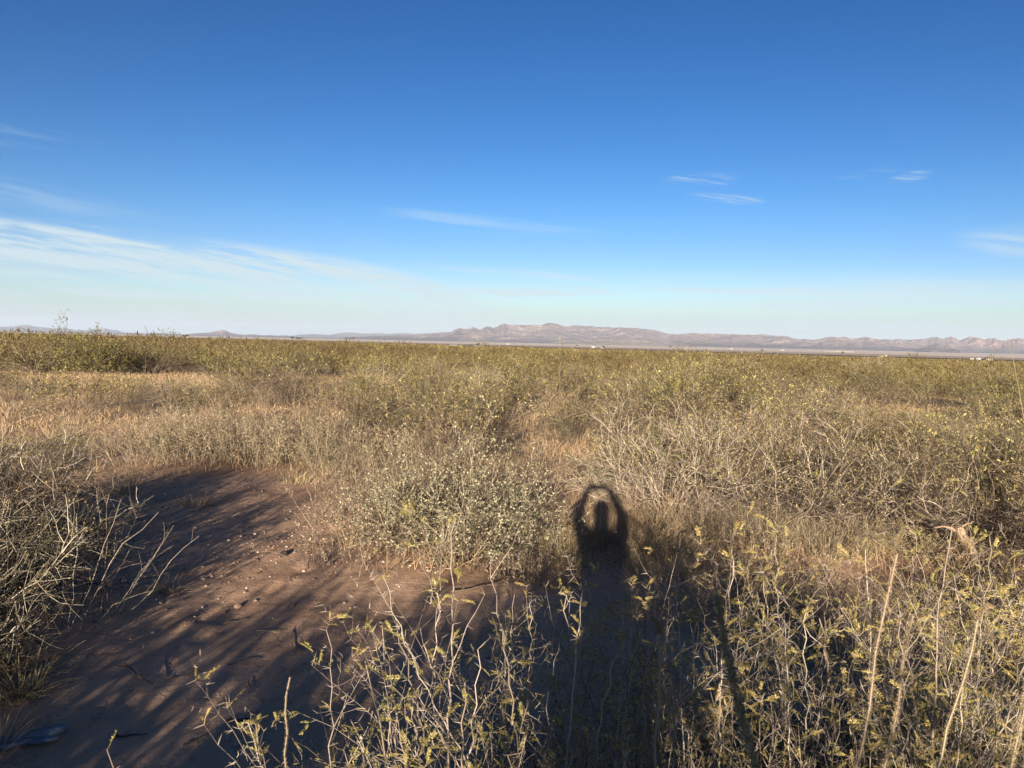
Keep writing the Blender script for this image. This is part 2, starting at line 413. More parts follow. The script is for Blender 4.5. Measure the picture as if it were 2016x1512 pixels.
SKY_BUTTE = [(-23.08, -0.227), (-22.70, -0.053), (-21.96, 0.033), (-21.47, 0.051), (-21.21, 0.127), (-20.98, 0.209), (-20.72, 0.243), (-20.45, 0.257), (-20.26, 0.184), (-19.99, 0.077), (-19.66, 0.021), (-19.16, -0.045), (-18.82, -0.006), (-18.42, 0.006), (-17.98, -0.048), (-17.46, -0.037), (-16.95, -0.040), (-16.54, -0.017), (-16.16, -0.023), (-15.74, -0.144), (-15.04, -0.274)]
SKY_LOW = [(-27.08, -0.278), (-26.03, -0.171), (-25.27, -0.111), (-24.80, -0.059), (-24.34, -0.032), (-23.87, -0.073), (-23.33, -0.112), (-22.44, -0.249)]
SKY_FAR = [(-36.53, -0.140), (-35.05, 0.080), (-33.51, 0.152), (-32.98, 0.166), (-32.45, 0.269), (-32.05, 0.302), (-31.50, 0.206), (-30.82, 0.134), (-30.12, 0.194), (-29.41, 0.033), (-28.98, 0.043), (-28.55, 0.120), (-28.11, 0.065), (-27.88, 0.153), (-27.73, 0.206), (-27.47, 0.113), (-27.14, 0.122), (-26.78, -0.004), (-26.33, -0.161), (-25.88, -0.219)]
SKY_DISTANT = [(-16.78, -0.237), (-16.09, -0.061), (-15.39, 0.062), (-14.34, 0.133), (-13.28, 0.091), (-12.85, 0.191), (-12.21, 0.279), (-11.85, 0.313), (-11.49, 0.277), (-10.69, 0.235), (-9.85, 0.276), (-9.12, 0.237), (-8.39, 0.334), (-7.84, 0.335), (-7.28, 0.288), (-6.54, 0.348), (-5.80, 0.327), (-4.87, 0.161)]
SKY_FAN = [(2.64, -0.132), (3.76, 0.079), (5.25, 0.140), (6.55, 0.178), (8.03, 0.172), (9.31, 0.172), (10.59, 0.129), (11.86, 0.027), (12.93, -0.060)]
SKY_OUTCROP = [(-4.12, -0.123), (-3.75, 0.053), (-3.52, 0.208), (-3.26, 0.269), (-3.00, 0.350), (-2.78, 0.302), (-2.55, 0.322), (-2.29, 0.215), (-1.95, 0.110), (-1.49, -0.068)]
mountain('distant_hills', SKY_FAR, M['pale'], 38000, 44000, .5, 71, .8)
mountain('distant_hills', SKY_DISTANT, M['pale'], 34000, 38000, .5, 81, .8)
mountain('low_hills', SKY_LOW, M['pale'], 27000, 29000, .5, 91, 1.2)
mountain('butte', SKY_BUTTE, M['pink'], 22500, 25500, .5, 13, 1.0)
mountain('mountains', SKY_MAIN, M['rock'], 16500, 23500, .62, 5, 1.0)
mountain('mountains', SKY_RIGHT, M['pink'], 20500, 26000, .55, 29, 1.0)
mountain('foothills', SKY_SPUR, M['rock'], 17500, 20000, .5, 43, 1.2)
mountain('foothills', SKY_FAN, M['sand'], 15000, 16500, .6, 61, 1.5)
mountain('foothills', SKY_OUTCROP, M['outcrop'], 16000, 17300, .6, 63, 1.5)
mountain('foothills', SKY_KNOLL, M['pale'], 15500, 16500, .5, 57, 1.5)
# ------------------------------------------------------------------ plant materials
M['bark'] = plant_mat('grey bark', [(0, (.035, .027, .018)), (.6, (.135, .105, .068)), (1, (.40, .325, .22))], obj_var=.18)  # low end darkened to paint in shade between the stems
M['palebark'] = plant_mat('pale bark', [(0, (.085, .065, .045)), (.45, (.24, .19, .13)), (.8, (.46, .385, .27)), (1, (.62, .53, .39))], obj_var=.12)
M['darktwig'] = plant_mat('dark twigs with painted shade', [(0, (.045, .035, .025)), (.5, (.10, .078, .055)), (.78, (.25, .20, .14)), (1, (.66, .57, .43))], obj_var=.1)  # shaded inner twigs and a few sunlit ones put into the random colour
M['pinkbark'] = plant_mat('smooth grey pink bark', [(0, (.13, .10, .075)), (.5, (.27, .215, .16)), (1, (.47, .39, .30))], obj_var=.1)
M['leaf_yellow'] = plant_mat('yellowing leaflets', [(0, (.10, .093, .028)), (.35, (.26, .215, .062)), (.75, (.45, .36, .115)), (1, (.62, .50, .21))], .2, obj_var=.15)
M['leaf_olive'] = plant_mat('olive leaves', [(0, (.035, .030, .011)), (.45, (.14, .118, .038)), (.8, (.29, .238, .08)), (1, (.48, .39, .165))], .08, obj_var=.38)  # darkest leaves carry painted shade for the gaps in the crown
M['leaf_green'] = plant_mat('dull green leaves', [(0, (.05, .05, .016)), (.5, (.14, .13, .036)), (1, (.31, .27, .08))], .08, obj_var=.2)
M['leaf_pale'] = plant_mat('pale small leaves', [(0, (.11, .094, .058)), (.5, (.29, .25, .158)), (1, (.54, .47, .31))], .12, obj_var=.15)
M['weed'] = plant_mat('dry weed stalk', [(0, (.06, .045, .028)), (.5, (.215, .165, .103)), (1, (.49, .39, .255))], .03, obj_var=.2)  # dark stop deepened: shade among the stalks put into their colour
M['straw'] = plant_mat('straw', [(0, (.20, .14, .07)), (.5, (.40, .29, .15)), (1, (.62, .47, .26))], .06, obj_var=.15)
M['seed'] = plant_mat('dry seed head', [(0, (.15, .105, .06)), (.5, (.32, .235, .13)), (1, (.52, .40, .23))], .05, obj_var=.12)
M['scrub'] = plant_mat('far scrub', [(0, (.115, .093, .04)), (.4, (.185, .15, .06)), (.8, (.25, .205, .08)), (1, (.32, .262, .112))], .08, obj_var=.4, tint=True, hue=(.478, .503))

# ------------------------------------------------------------------ plant generators
def rv(rs, n=None): return unit(rs.normal(size=(3,) if n is None else (n, 3)))
def path(rs, p, d, L, k, wander=.15, lift=0.0):
    """wandering polyline"""
    pts = [np.array(p, float)]; d = unit(np.array(d, float)); st = L / (k - 1)
    for i in range(k - 1):
        d = unit(d + rs.normal(size=3) * wander + np.array([0, 0, lift]))
        pts.append(pts[-1] + d * st)
    return np.array(pts), d
def side(rs, d, a0, a1):
    """direction leaving d at an angle between a0 and a1 degrees"""
    d = unit(d); s = unit(np.cross(d, rv(rs))); a = math.radians(rs.uniform(a0, a1))
    return d * math.cos(a) + s * math.sin(a)

def shrub_mesh(seed, H=1.2, R=.9, stems=26, kids=7, twigs=3, r0=.007, leaf_n=3, leaf_L=.03, leaf_W=.011, tilt=58,
               wander=.16, lift=.02, twig_L=.16, tipped=.25, lean=(0, 0), leafy_from=.3, sides=3, base=.22, twig_r=.0016, whorl=0, zf=0.0):
    """many-stemmed desert shrub: stems > side branches > twigs, leaves along the twigs"""
    rs = np.random.RandomState(seed); st = MB(); fo = MB()
    lc, ld = [], []
    for i in range(stems):
        a = rs.uniform(0, 2 * math.pi); tl = math.radians(tilt) * math.sqrt(rs.uniform(.0, 1))
        d = np.array([math.sin(tl) * math.cos(a) + lean[0], math.sin(tl) * math.sin(a) + lean[1], math.cos(tl)])
        L = rs.uniform(.72, 1.08) / math.sqrt((math.cos(tl) / H) ** 2 + (math.sin(tl) / R) ** 2)
        b = np.array([math.cos(a), math.sin(a), 0]) * R * base * rs.uniform(.1, 1) + np.array([0, 0, -.03])
        k = 8
        p, _ = path(rs, b, d, L, k, wander, lift)
        rr = r0 * rs.uniform(.6, 1.15)
        tube(st, p, np.linspace(rr, rr * .3, k), sides)
        for j in range(kids):
            t = rs.uniform(.22, .98); q = t * (k - 1); i0 = min(int(q), k - 2); c = p[i0] + (p[i0 + 1] - p[i0]) * (q - i0)
            dd = side(rs, p[i0 + 1] - p[i0], 18, 62)
            if dd[2] < -.15: dd[2] *= -.3
            l2 = L * rs.uniform(.18, .42) * (1.15 - .5 * t)
            p2, d2 = path(rs, c, dd, l2, 5, wander * 1.3, lift)
            tube(st, p2, np.linspace(rr * .42, rr * .2, 5), 3)
            for m in range(twigs):
                t2 = rs.uniform(.2, 1); q2 = t2 * 4; i2 = min(int(q2), 3); c2 = p2[i2] + (p2[i2 + 1] - p2[i2]) * (q2 - i2)
                p3, d3 = path(rs, c2, side(rs, p2[i2 + 1] - p2[i2], 15, 60), twig_L * rs.uniform(.5, 1.3), 4, wander, lift)
                tube(st, p3, np.linspace(twig_r, twig_r * .5, 4), 3)
                if leaf_n and rs.uniform() > .12 and t > leafy_from * rs.uniform(.3, 1.3) and p3[-1][2] > zf * H * rs.uniform(.6, 1.25):
                    for _ in range(leaf_n):
                        u = rs.uniform(.15, 1) ** (1 - tipped) * 2.999; iu = int(u)
                        c3 = p3[iu] + (p3[iu + 1] - p3[iu]) * (u - iu)
                        lc.append(c3); ld.append(side(rs, p3[iu + 1] - p3[iu], 20, 75))
                        for _w in range(whorl): lc.append(c3); ld.append(side(rs, p3[iu + 1] - p3[iu], 30, 85))
    if lc:
        n = len(lc)
        leaves(fo, lc, ld, rv(rs, n), leaf_L * rs.uniform(.55, 1.25, n), leaf_W * rs.uniform(.7, 1.3, n))
    return st, fo

def weed_mesh(seed, H=.9, R=.35, stems=40, r0=.0028, curl=.10, bits=6, kids=3, bit_L=.02, bit_W=.006, tilt=22):
    """dry annual weeds: thin near-upright stalks with short side twigs and dry bits"""
    rs = np.random.RandomState(seed); st = MB(); fo = MB(); lc, ld = [], []
    for i in range(stems):
        a = rs.uniform(0, 2 * math.pi); rad = R * math.sqrt(rs.uniform(0, 1)); tl = math.radians(tilt) * rs.uniform(.1, 1)
        a2 = a + rs.normal() * .8
        p, _ = path(rs, (rad * math.cos(a), rad * math.sin(a), -.02), (math.sin(tl) * math.cos(a2), math.sin(tl) * math.sin(a2), math.cos(tl)),
                    H * rs.uniform(.45, 1.08), 7, curl, -.01)
        rr = r0 * rs.uniform(.6, 1.2)
        tube(st, p, np.linspace(rr, rr * .35, 7), 3)
        for j in range(kids):
            t = rs.uniform(.3, .97); q = t * 6; i0 = min(int(q), 5); c = p[i0] + (p[i0 + 1] - p[i0]) * (q - i0)
            p2, _ = path(rs, c, side(rs, p[i0 + 1] - p[i0], 20, 55), H * rs.uniform(.08, .25), 4, .15, .03)
            tube(st, p2, np.linspace(rr * .5, rr * .3, 4), 3)
            for _ in range(bits):
                u = rs.uniform(.1, 2.99); iu = int(u); lc.append(p2[iu] + (p2[iu + 1] - p2[iu]) * (u - iu)); ld.append(side(rs, p2[iu + 1] - p2[iu], 20, 80))
    n = len(lc); leaves(fo, lc, ld, rv(rs, n), bit_L * rs.uniform(.5, 1.4, n), bit_W * rs.uniform(.6, 1.4, n))
    return st, fo

def blade_block(mb, rs, base, d, L, W, bend, k=4, tint=0.5):
    """many grass blades at once: each a bent ribbon of k-1 quads, edge on to a random side"""
    n = len(base); s = unit(np.cross(d, rv(rs, n))); b = unit(np.stack([d[:, 0], d[:, 1], np.full(n, -.9)], -1))
    t = np.linspace(0, 1, k)
    P = base[:, None] + d[:, None] * (L[:, None] * t)[..., None] + b[:, None] * (bend[:, None] * L[:, None] * t ** 2)[..., None]
    w = W[:, None] * (1 - .85 * t) * .5
    v = np.stack([P - s[:, None] * w[..., None], P + s[:, None] * w[..., None]], 2)     # n,k,2,3
    i = np.arange(n * k * 2).reshape(n, k, 2)
    q = np.stack([i[:, :-1, 0], i[:, :-1, 1], i[:, 1:, 1], i[:, 1:, 0]], -1).reshape(-1, 4)
    mb.add(v.reshape(-1, 3), q, tint if np.isscalar(tint) else np.repeat(tint, k * 2))
def grass_mesh(seed, H=.35, n=220, R=.07, tilt=40, W=.004, bend=.25):
    rs = np.random.RandomState(seed); mb = MB()
    a = rs.uniform(0, 2 * math.pi, n); r = R * np.sqrt(rs.uniform(0, 1, n)); tl = np.radians(tilt) * rs.uniform(.02, 1, n)
    a2 = a + rs.normal(size=n) * .5
    base = np.stack([r * np.cos(a), r * np.sin(a), np.full(n, -.01)], -1)
    d = np.stack([np.sin(tl) * np.cos(a2), np.sin(tl) * np.sin(a2), np.cos(tl)], -1)
    blade_block(mb, rs, base, d, H * rs.uniform(.4, 1.1, n), W * rs.uniform(.6, 1.3, n), bend * rs.uniform(0, 1.6, n), 5)
    return mb

def pinna(fo, rs, c, d, L, pairs):
    """one feather-like leaf of small paired leaflets along a thin rib"""
    d = unit(d); s = unit(np.cross(d, rv(rs))); up = np.cross(s, d)
    droop = np.array([0, 0, -1.0]) * L * .12
    t = np.linspace(.18, 1, pairs)
    p = c + d * (L * t)[:, None] + droop * (t ** 2)[:, None]
    tube(fo, np.array([c, c + d * L * .55 + droop * .3, c + d * L + droop]), [.0007, .0006, .0004], 3)
    ll = L * .20 * rs.uniform(.75, 1.15, pairs) * (1 - .35 * (t - .5) ** 2 * 4 * .5)
    fold = rs.uniform(.0, .4)
    for sg in (-1, 1):
        keep = rs.uniform(size=pairs) > .08
        leaves(fo, p[keep], (s * sg * .8 + up * fold + d * .55)[None] + rs.normal(size=(keep.sum(), 3)) * .1, up + s * sg * -.3, ll[keep], ll[keep] * .33)

def mesquite_mesh(seed, stems, leafy=.6, thorn=1.0):
    """thorny young mesquite seen close up. stems: list of (base xyz, tip xyz, radius)"""
    rs = np.random.RandomState(seed); st = MB(); fo = MB(); zmax = max(q[1][2] for q in stems)
    def node(c, d, r, lv, pl):
        if rs.uniform() < thorn:
            for sg in range(2 if rs.uniform() < .7 else 1):
                dd = side(rs, d, 55, 88); L = rs.uniform(.010, .026)
                tube(st, [c, c + dd * L * .5, c + dd * L], [.0011, .0008, .0002], 3)
        if rs.uniform() < pl:
            for _ in range(rs.randint(1, 3)):
                dd = side(rs, d, 35, 85); pc = c + dd * rs.uniform(.004, .016)
                tube(fo, [c, (c + pc) / 2, pc], [.0008, .0007, .0007], 3)
                for _p in range(2 if rs.uniform() < .65 else 1):
                    pinna(fo, rs, pc, side(rs, dd, 8, 34), rs.uniform(.018, .039), rs.randint(7, 12))
    def branch(p0, d, L, r, lv, pl):
        if lv and p0[2] + unit(d)[2] * L > zmax: L *= max(.15, (zmax - p0[2]) / max(unit(d)[2] * L, 1e-3))
        k = max(4, int(L / .045)); pts = [np.array(p0)]; d = unit(d); zig = rs.choice([-1, 1]); sv = unit(np.cross(d, rv(rs)))
        for i in range(k):
            dd = unit(d + sv * zig * rs.uniform(.08, .30) + rs.normal(size=3) * .05); zig = -zig
            d = unit(d + rs.normal(size=3) * .04 + np.array([0, 0, .012]))
            pts.append(pts[-1] + dd * L / k)
        pts = np.array(pts); rad = r * (1 - .72 * np.linspace(0, 1, k + 1))
        tube(st, pts, rad, 5 if lv == 0 else 4)
        for i in range(2, k + 1):
            t = i / k
            node(pts[i] + 0, pts[i] - pts[i - 1], rad[i], lv, pl * (.35 + .8 * t))
            if lv < 2 and rs.uniform() < (.34 if lv == 0 else .2) and t > .18:
                branch(pts[i], side(rs, pts[i] - pts[i - 1], 28, 62), L * rs.uniform(.16, .42) * (1.2 - .5 * t), rad[i] * .62, lv + 1, pl)
    for (b, tip, r) in stems:
        b = np.array(b, float); tip = np.array(tip, float)
        branch(b, tip - b, np.linalg.norm(tip - b) * 1.03, r, 0, leafy)
    return st, fo

def plant(name, label, cat, parts, loc, rz=0.0, sc=1.0, group=None):
    """an Empty at the base with one mesh per part"""
    x, y = loc[:2]
    z = loc[2] if len(loc) > 2 else float(gz(x, y))
    t = tag(empty(name, (x, y, z), rz, sc), label, cat, group)
    for pn, mb, mat in parts:
        if mb.n: mb.build(pn, mat, t)
    return t
def dup(root, loc, rz, sc, label=None, group=None, mats=None):
    r = root.copy(); COL.objects.link(r); r.location = (loc[0], loc[1], float(gz(*loc))); r.rotation_euler = (0, 0, rz); r.scale = (sc, sc, sc * loc_h(loc))
    if label: r['label'] = label
    if group: r['group'] = group
    for ch in list(root.children):
        c = ch.copy(); COL.objects.link(c); c.parent = r
    return r
def loc_h(loc): return 0.88 + 0.24 * float(_hash(np.array(loc[0] * 100).astype(int), np.array(loc[1] * 100).astype(int), 3))
# ------------------------------------------------------------------ open ground between the plants: no shrub roots here
OPEN = [(-2.0, 3.4, 1.5), (-2.2, 5.0, 1.35), (-2.3, 6.6, 1.5), (-2.6, 8.2, 1.5), (-3.6, 9.3, .9), (-1.3, 3.4, .9), (-1.5, 5.2, .8), (.85, 6.0, .55), (.9, 5.2, .5),
        (.6, 12.0, 1.0), (.45, 8.9, .55), (.5, 10.3, .8), (.9, 13.5, 1.1), (.7, 15.3, 1.1), (1.4, 16.8, 1.0), (-6.6, 19.2, 1.6), (-5.2, 18.8, 1.2), (-8.6, 14.3, 1.6), (-9.8, 15.6, 1.6),
        (-19, 33.5, 2.2), (-16, 34, 2.2), (-13, 34.2, 2.0), (-9, 35.6, 2.0), (17, 29, 2.2), (15, 27.5, 1.6), (-11.5, 18, 1.6), (-12.6, 21.2, 1.5), (6.5, 24, 1.4), (-2.5, 27, 1.8), (3, 40, 2.5), (-14, 48, 3)]
OA = np.array(OPEN)
# low growth in front of the open patches: from where the photographer stands they can be seen over it
SEEN = [(-17.4, 32.5, 4.6), (-9.3, 36.5, 1.7), (-6.7, 18.4, 1.9), (.5, 12.1, .8), (.9, 14.1, .8), (-9.0, 14.6, 1.9), (14.7, 27.1, 1.5)]
def height_cap(x, y):
    h = 9.0; r = math.hypot(x, y)
    for tx, ty, hw in SEEN:
        R = math.hypot(tx, ty); a = (x * ty - y * tx) / R
        if r < R + 1 and abs(a) < hw * r / R + .35: h = min(h, 1.85 * max(1 - r / R, 0) + .12)
    return h
def is_open(x, y, f=1.0): return bool((np.hypot(OA[:, 0] - x, OA[:, 1] - y) < OA[:, 2] * f).any())

# ------------------------------------------------------------------ plants standing close by, one by one
TW = []
def twig_bush(label, loc, seed, mat_s='bark', mat_f='leaf_olive', name='twiggy_shrub', cat='shrub', rz=0.0, sc=1.0, **kw):
    st, fo = shrub_mesh(seed, **kw)
    t = plant(name, label, cat, [('stem', st, M[mat_s]), ('foliage', fo, M[mat_f])], loc, rz, sc)
    return t
PALE = dict(H=1.2, R=1.05, stems=80, kids=11, twigs=4, r0=.0075, leaf_n=2, leaf_L=.018, leaf_W=.007, tilt=72, zf=.35, wander=.19, lift=-.01, twig_L=.19, twig_r=.0021)
twig_bush('big bare shrub of pale tangled twigs at the left edge of the bare ground', (-3.42, 4.35), 101, 'darktwig', 'leaf_yellow', 'bare_shrub', **PALE)
twig_bush('second pale bare shrub rising just behind the big one at the left edge', (-3.95, 5.6), 102, 'darktwig', 'leaf_olive', 'bare_shrub', **{**PALE, 'H': 1.3, 'R': 1.05, 'leaf_n': 1})
twig_bush('bare shrub at the very left edge behind the two pale tangled ones', (-4.55, 6.6), 104, 'darktwig', 'leaf_olive', 'bare_shrub', **{**PALE, 'H': 1.2, 'leaf_n': 1})
twig_bush('low pale bare shrub at the lower left, in front of the big tangled one', (-2.92, 3.6), 103, 'darktwig', 'leaf_olive', 'bare_shrub', **{**PALE, 'H': .66, 'R': .62, 'stems': 34, 'kids': 9})
SALT = dict(H=1.1, R=1.05, stems=56, kids=10, twigs=4, r0=.0045, leaf_n=6, leaf_L=.020, leaf_W=.012, tilt=60, wander=.15, lift=.03, twig_L=.12, tipped=.1, leafy_from=.12, whorl=0)
twig_bush('round shrub covered in small pale yellow leaves in the middle, left of the head shadow', (-.38, 6.35), 111, 'bark', 'leaf_pale', 'saltbush', **SALT)
twig_bush('smaller pale leaved shrub tucked against the left flank of the round one', (-.95, 6.75), 112, 'bark', 'leaf_pale', 'saltbush', **{**SALT, 'H': .72, 'R': .62, 'stems': 30, 'leaf_n': 2})
GREY = dict(H=1.22, R=1.3, stems=60, kids=11, twigs=4, r0=.0065, leaf_n=4, zf=.45, leaf_L=.028, leaf_W=.008, tilt=66, wander=.17, lift=.01, twig_L=.16, twig_r=.0018)
twig_bush('grey twiggy shrub right behind the head shadow', (1.75, 8.15), 121, 'palebark', 'leaf_olive', **GREY)
twig_bush('grey tangled shrub whose long pale branches spread low over the straw grass', (2.75, 8.0), 122, 'darktwig', 'leaf_olive', **{**GREY, 'H': 1.0, 'tilt': 76, 'leaf_n': 3})
twig_bush('olive shrub with a dark hollow under it, left of the broken stump', (3.75, 8.0), 123, 'darktwig', 'leaf_olive', **{**GREY, 'H': 1.1, 'leaf_n': 3, 'tilt': 72})
twig_bush('dense grey shrub with bare stems behind the broken stump', (4.75, 7.7), 124, 'bark', 'leaf_olive', **{**GREY, 'H': 1.15, 'leaf_n': 3})
twig_bush('yellow green shrub on the right edge beside the broken stump', (4.45, 5.75), 125, 'palebark', 'leaf_yellow', 'mesquite_shrub', **{**GREY, 'H': .82, 'R': .75, 'leaf_n': 4, 'leaf_L': .034, 'stems': 24})
twig_bush('low yellow green shrub at the right edge in front of the stump', (3.55, 4.6), 126, 'palebark', 'leaf_yellow', 'mesquite_shrub', **{**GREY, 'H': .62, 'R': .6, 'leaf_n': 4, 'leaf_L': .032, 'stems': 20})
twig_bush('tall olive shrub on the right edge with a bare whip rising above it', (6.2, 9.6), 127, 'bark', 'leaf_olive', **{**GREY, 'H': 1.45, 'leaf_n': 4})
twig_bush('grey half bare shrub in the third row behind the head shadow', (1.9, 9.9), 128, 'darktwig', 'leaf_olive', **{**GREY, 'H': 1.0})
twig_bush('pale leaning shrub behind the tangle of low branches', (3.1, 9.7), 129, 'darktwig', 'leaf_olive', **{**GREY, 'H': 1.15, 'leaf_n': 3, 'lean': (-.3, 0)})

def weeds(label, loc, seed, rz=0.0, mat='weed', fmat='weed', name='dry_weed', **kw):
    st, fo = weed_mesh(seed, **kw)
    return plant(name, label, 'weed', [('stem', st, M[mat]), ('foliage', fo, M[fmat])], loc, rz)
weeds('curving bare stalks on the right side of the pale tangled shrub', (-2.72, 4.8), 201, H=.85, R=.28, stems=26, r0=.0042, curl=.17, bits=1, kids=2, tilt=34, mat='palebark')
hedge = [(-5.3, 11.0, 0.78, 'brown weed stand at the left end of the dry hedge beyond the bare ground'), (-4.75, 10.75, 0.74, 'brown weed stand second from the left in the dry hedge'),
         (-4.2, 10.8, 0.81, 'tall brown weed stand in the middle of the dry hedge'), (-3.65, 10.7, 0.74, 'brown weed stand right of the middle of the dry hedge'),
         (-3.1, 10.75, 0.75, 'brown weed stand near the right end of the dry hedge'), (-2.6, 10.9, 0.70, 'brown weed stand ending the dry hedge on its right'),
         (-4.9, 11.5, 0.85, 'weed stand peeping over the left part of the dry hedge'), (-3.9, 11.5, 0.83, 'weed stand peeping over the middle of the dry hedge'), (-3.0, 11.6, 0.81, 'weed stand peeping over the right part of the dry hedge')]
for i, (x, y, h, lb) in enumerate(hedge): weeds(lb, (x, y), 210 + i, H=h, R=.46, stems=80, r0=.003, curl=.17, bits=5, kids=8, tilt=34, bit_L=.026, bit_W=.009)
mid = [(-1.95, 9.3, .8, 'grey brown weeds at the far right corner of the bare ground'), (-1.35, 8.6, .8, 'straw coloured weeds behind the left flank of the pale leaved shrub'), (-1.55, 7.6, .55, 'low dry weeds at the right rim of the bare ground'),
       (-.75, 8.4, .85, 'weeds standing behind the round pale leaved shrub'),
       (-1.25, 6.3, .45, 'low grey weeds at the foot of the pale leaved shrub'), (.2, 5.95, .32, 'short weeds at the front foot of the pale leaved shrub'), (-2.2, 10.2, .9, 'brown weeds closing the gap right of the dry hedge'), (-.9, 9.7, .9, 'grey weeds further behind the pale leaved shrub')]
for i, (x, y, h, lb) in enumerate(mid): weeds(lb, (x, y), 230 + i, H=h, R=.45, stems=70, r0=.0026, curl=.17, bits=4, kids=7, tilt=38, bit_L=.02, bit_W=.007)

GR = []
def tuft(label, loc, seed, mat='straw', name='grass_tuft', **kw):
    o = grass_mesh(seed, **kw).build(name, M[mat]); o.location = (loc[0], loc[1], float(gz(*loc)))
    return tag(o, label, 'grass tuft')
tuft('straw grass tuft on which the shadow of the head falls', (.84, 7.2), 301, H=.62, n=520, R=.2, tilt=40, W=.0035)
tuft('straw grass tuft just left of the head shadow', (.42, 7.1), 302, H=.5, n=300, R=.14, tilt=42)
tuft('straw grass tuft just right of the head shadow', (1.3, 7.3), 303, H=.62, n=480, R=.2, tilt=44, W=.003)
tuft('tan grass tuft under the spreading grey branches', (1.9, 7.3), 304, 'weed', H=.55, n=360, R=.16, tilt=42)
tuft('tan grass tuft in front of the dark hollow', (2.35, 7.15), 305, 'weed', H=.6, n=520, R=.22, tilt=46, W=.003)
tuft('tan grass tuft right of the dark hollow front', (2.85, 6.9), 306, 'weed', H=.5, n=320, R=.15, tilt=46)
tuft('pale grass tuft at the right rim of the bare ground, below the weeds', (-1.42, 6.85), 307, H=.3, n=200, R=.08, tilt=30)
tuft('grey grass tuft standing in the shaded far end of the bare ground', (-3.4, 8.3), 308, 'weed', H=.3, n=150, R=.16, tilt=52, bend=.5)
tuft('thin grey grass tuft in front of the dry hedge', (-2.75, 9.7), 309, H=.22, n=90, R=.2, tilt=40)
tuft('short grey grass tuft at the left of the shaded far end', (-4.5, 8.9), 310, 'weed', H=.4, n=200, R=.2, tilt=44, bend=.4)
tuft('small grass tuft beside the tip of the pale tangled shrub', (-2.45, 5.5), 311, 'weed', H=.2, n=110, R=.08, tilt=66, bend=.6)
tuft('drooping straw grass at the foot of the pale tangled shrub', (-2.78, 4.1), 312, 'weed', H=.32, n=240, R=.14, tilt=62, bend=.6)
tuft('dark grass tuft at the left edge, nearer than the pale shrub', (-2.42, 3.75), 313, H=.3, n=220, R=.1, tilt=60, bend=.5)
tuft('low grass tuft in the bottom left corner beside the weathered wood', (-2.25, 3.25), 314, H=.26, n=140, R=.1, tilt=50)
tuft('tan grass tuft at the foot of the pale leaved shrub', (.5, 6.5), 315, H=.4, n=260, R=.12, tilt=44)

# ------------------------------------------------------------------ thorny mesquites in the foreground, each its own shape
def mesq(label, base, seed, tips, leafy=.5, r=.0045):
    """tips: (x, y, z above the ground) of the main stems in world metres"""
    bx, by = base; z0 = float(gz(bx, by)); rs = np.random.RandomState(seed + 9)
    st_l = []
    rx = np.random.RandomState(seed + 77)
    tips = list(tips) + [(x + rx.uniform(-.13, .13), y + rx.uniform(-.1, .16), z * rx.uniform(.55, .95)) for x, y, z in tips for _q in (0, 1)]
    for (x, y, z) in tips:
        b = (rs.uniform(-.07, .07), rs.uniform(-.07, .07), -.03)
        st_l.append((b, (x - bx, y - by, z), r * rs.uniform(.75, 1.2)))
    st, fo = mesquite_mesh(seed, st_l, leafy * .58)
    return plant('mesquite_shrub', label, 'shrub', [('stem', st, M['pinkbark']), ('foliage', fo, M['leaf_yellow'])], (bx, by, z0), group='thorny young mesquites in the foreground')
mesq('thorny mesquite with the tallest bare stem, left of the photographer shadow', (-.14, 1.75), 401, [(-.285, 1.76, 1.44), (-.14, 1.8, 1.22), (-.06, 1.9, 1.16), (-.2, 1.6, 1.05), (.02, 1.7, 1.1), (-.3, 1.9, .95), (.0, 2.0, 1.2)], .55)
mesq('thorny mesquite beside the photographer shadow with a single whip pointing up', (.12, 1.85), 402, [(.185, 1.78, 1.43), (.02, 1.85, 1.25), (.1, 1.9, 1.15), (.2, 1.7, 1.1), (.0, 1.7, .95), (.15, 2.1, 1.1)], .5)
mesq('thorny mesquite reaching out to the lower left over bare ground', (-.42, 1.45), 403, [(-.66, 1.62, 1.17), (-.78, 1.6, 1.0), (-.5, 1.4, .98), (-.55, 1.7, .85), (-.35, 1.6, .9)], .42)
mesq('low mesquite with curled twigs at the bottom, left of the tall stem', (-.28, 1.55), 404, [(-.36, 1.6, 1.08), (-.2, 1.6, 1.1), (-.3, 1.5, .95), (-.42, 1.75, .8), (-.15, 1.5, .92)], .6)
mesq('leafy mesquite inside the photographer shadow', (.3, 2.15), 405, [(.3, 2.1, 1.2), (.38, 2.2, 1.1), (.22, 2.2, 1.05), (.35, 2.0, 1.0), (.25, 2.3, .95), (.42, 2.1, 1.12)], .85)
mesq('dark leafy mesquite at the bottom of the photographer shadow', (.22, 1.55), 406, [(.2, 1.6, .98), (.3, 1.6, 1.05), (.14, 1.5, .9), (.28, 1.5, .85)], .8)
mesq('mesquite with yellow leaves just right of the photographer shadow', (.55, 1.95), 407, [(.5, 1.85, 1.42), (.6, 1.9, 1.25), (.48, 2.0, 1.2), (.66, 2.0, 1.15), (.55, 2.1, 1.3), (.42, 1.9, 1.0)], .65)
mesq('broad mesquite in the right foreground behind the thick seed stalk', (.85, 2.05), 408, [(.8, 2.0, 1.32), (.92, 2.1, 1.25), (.7, 2.1, 1.15), (1.0, 2.0, 1.2), (.85, 2.2, 1.1), (.78, 1.9, 1.0), (.95, 1.8, 1.05)], .6)
mesq('mesquite with forked pale stems in the right foreground', (1.1, 1.95), 409, [(1.08, 1.9, 1.42), (1.2, 1.95, 1.3), (1.0, 2.0, 1.28), (1.15, 2.1, 1.2), (1.05, 1.8, 1.05)], .6)
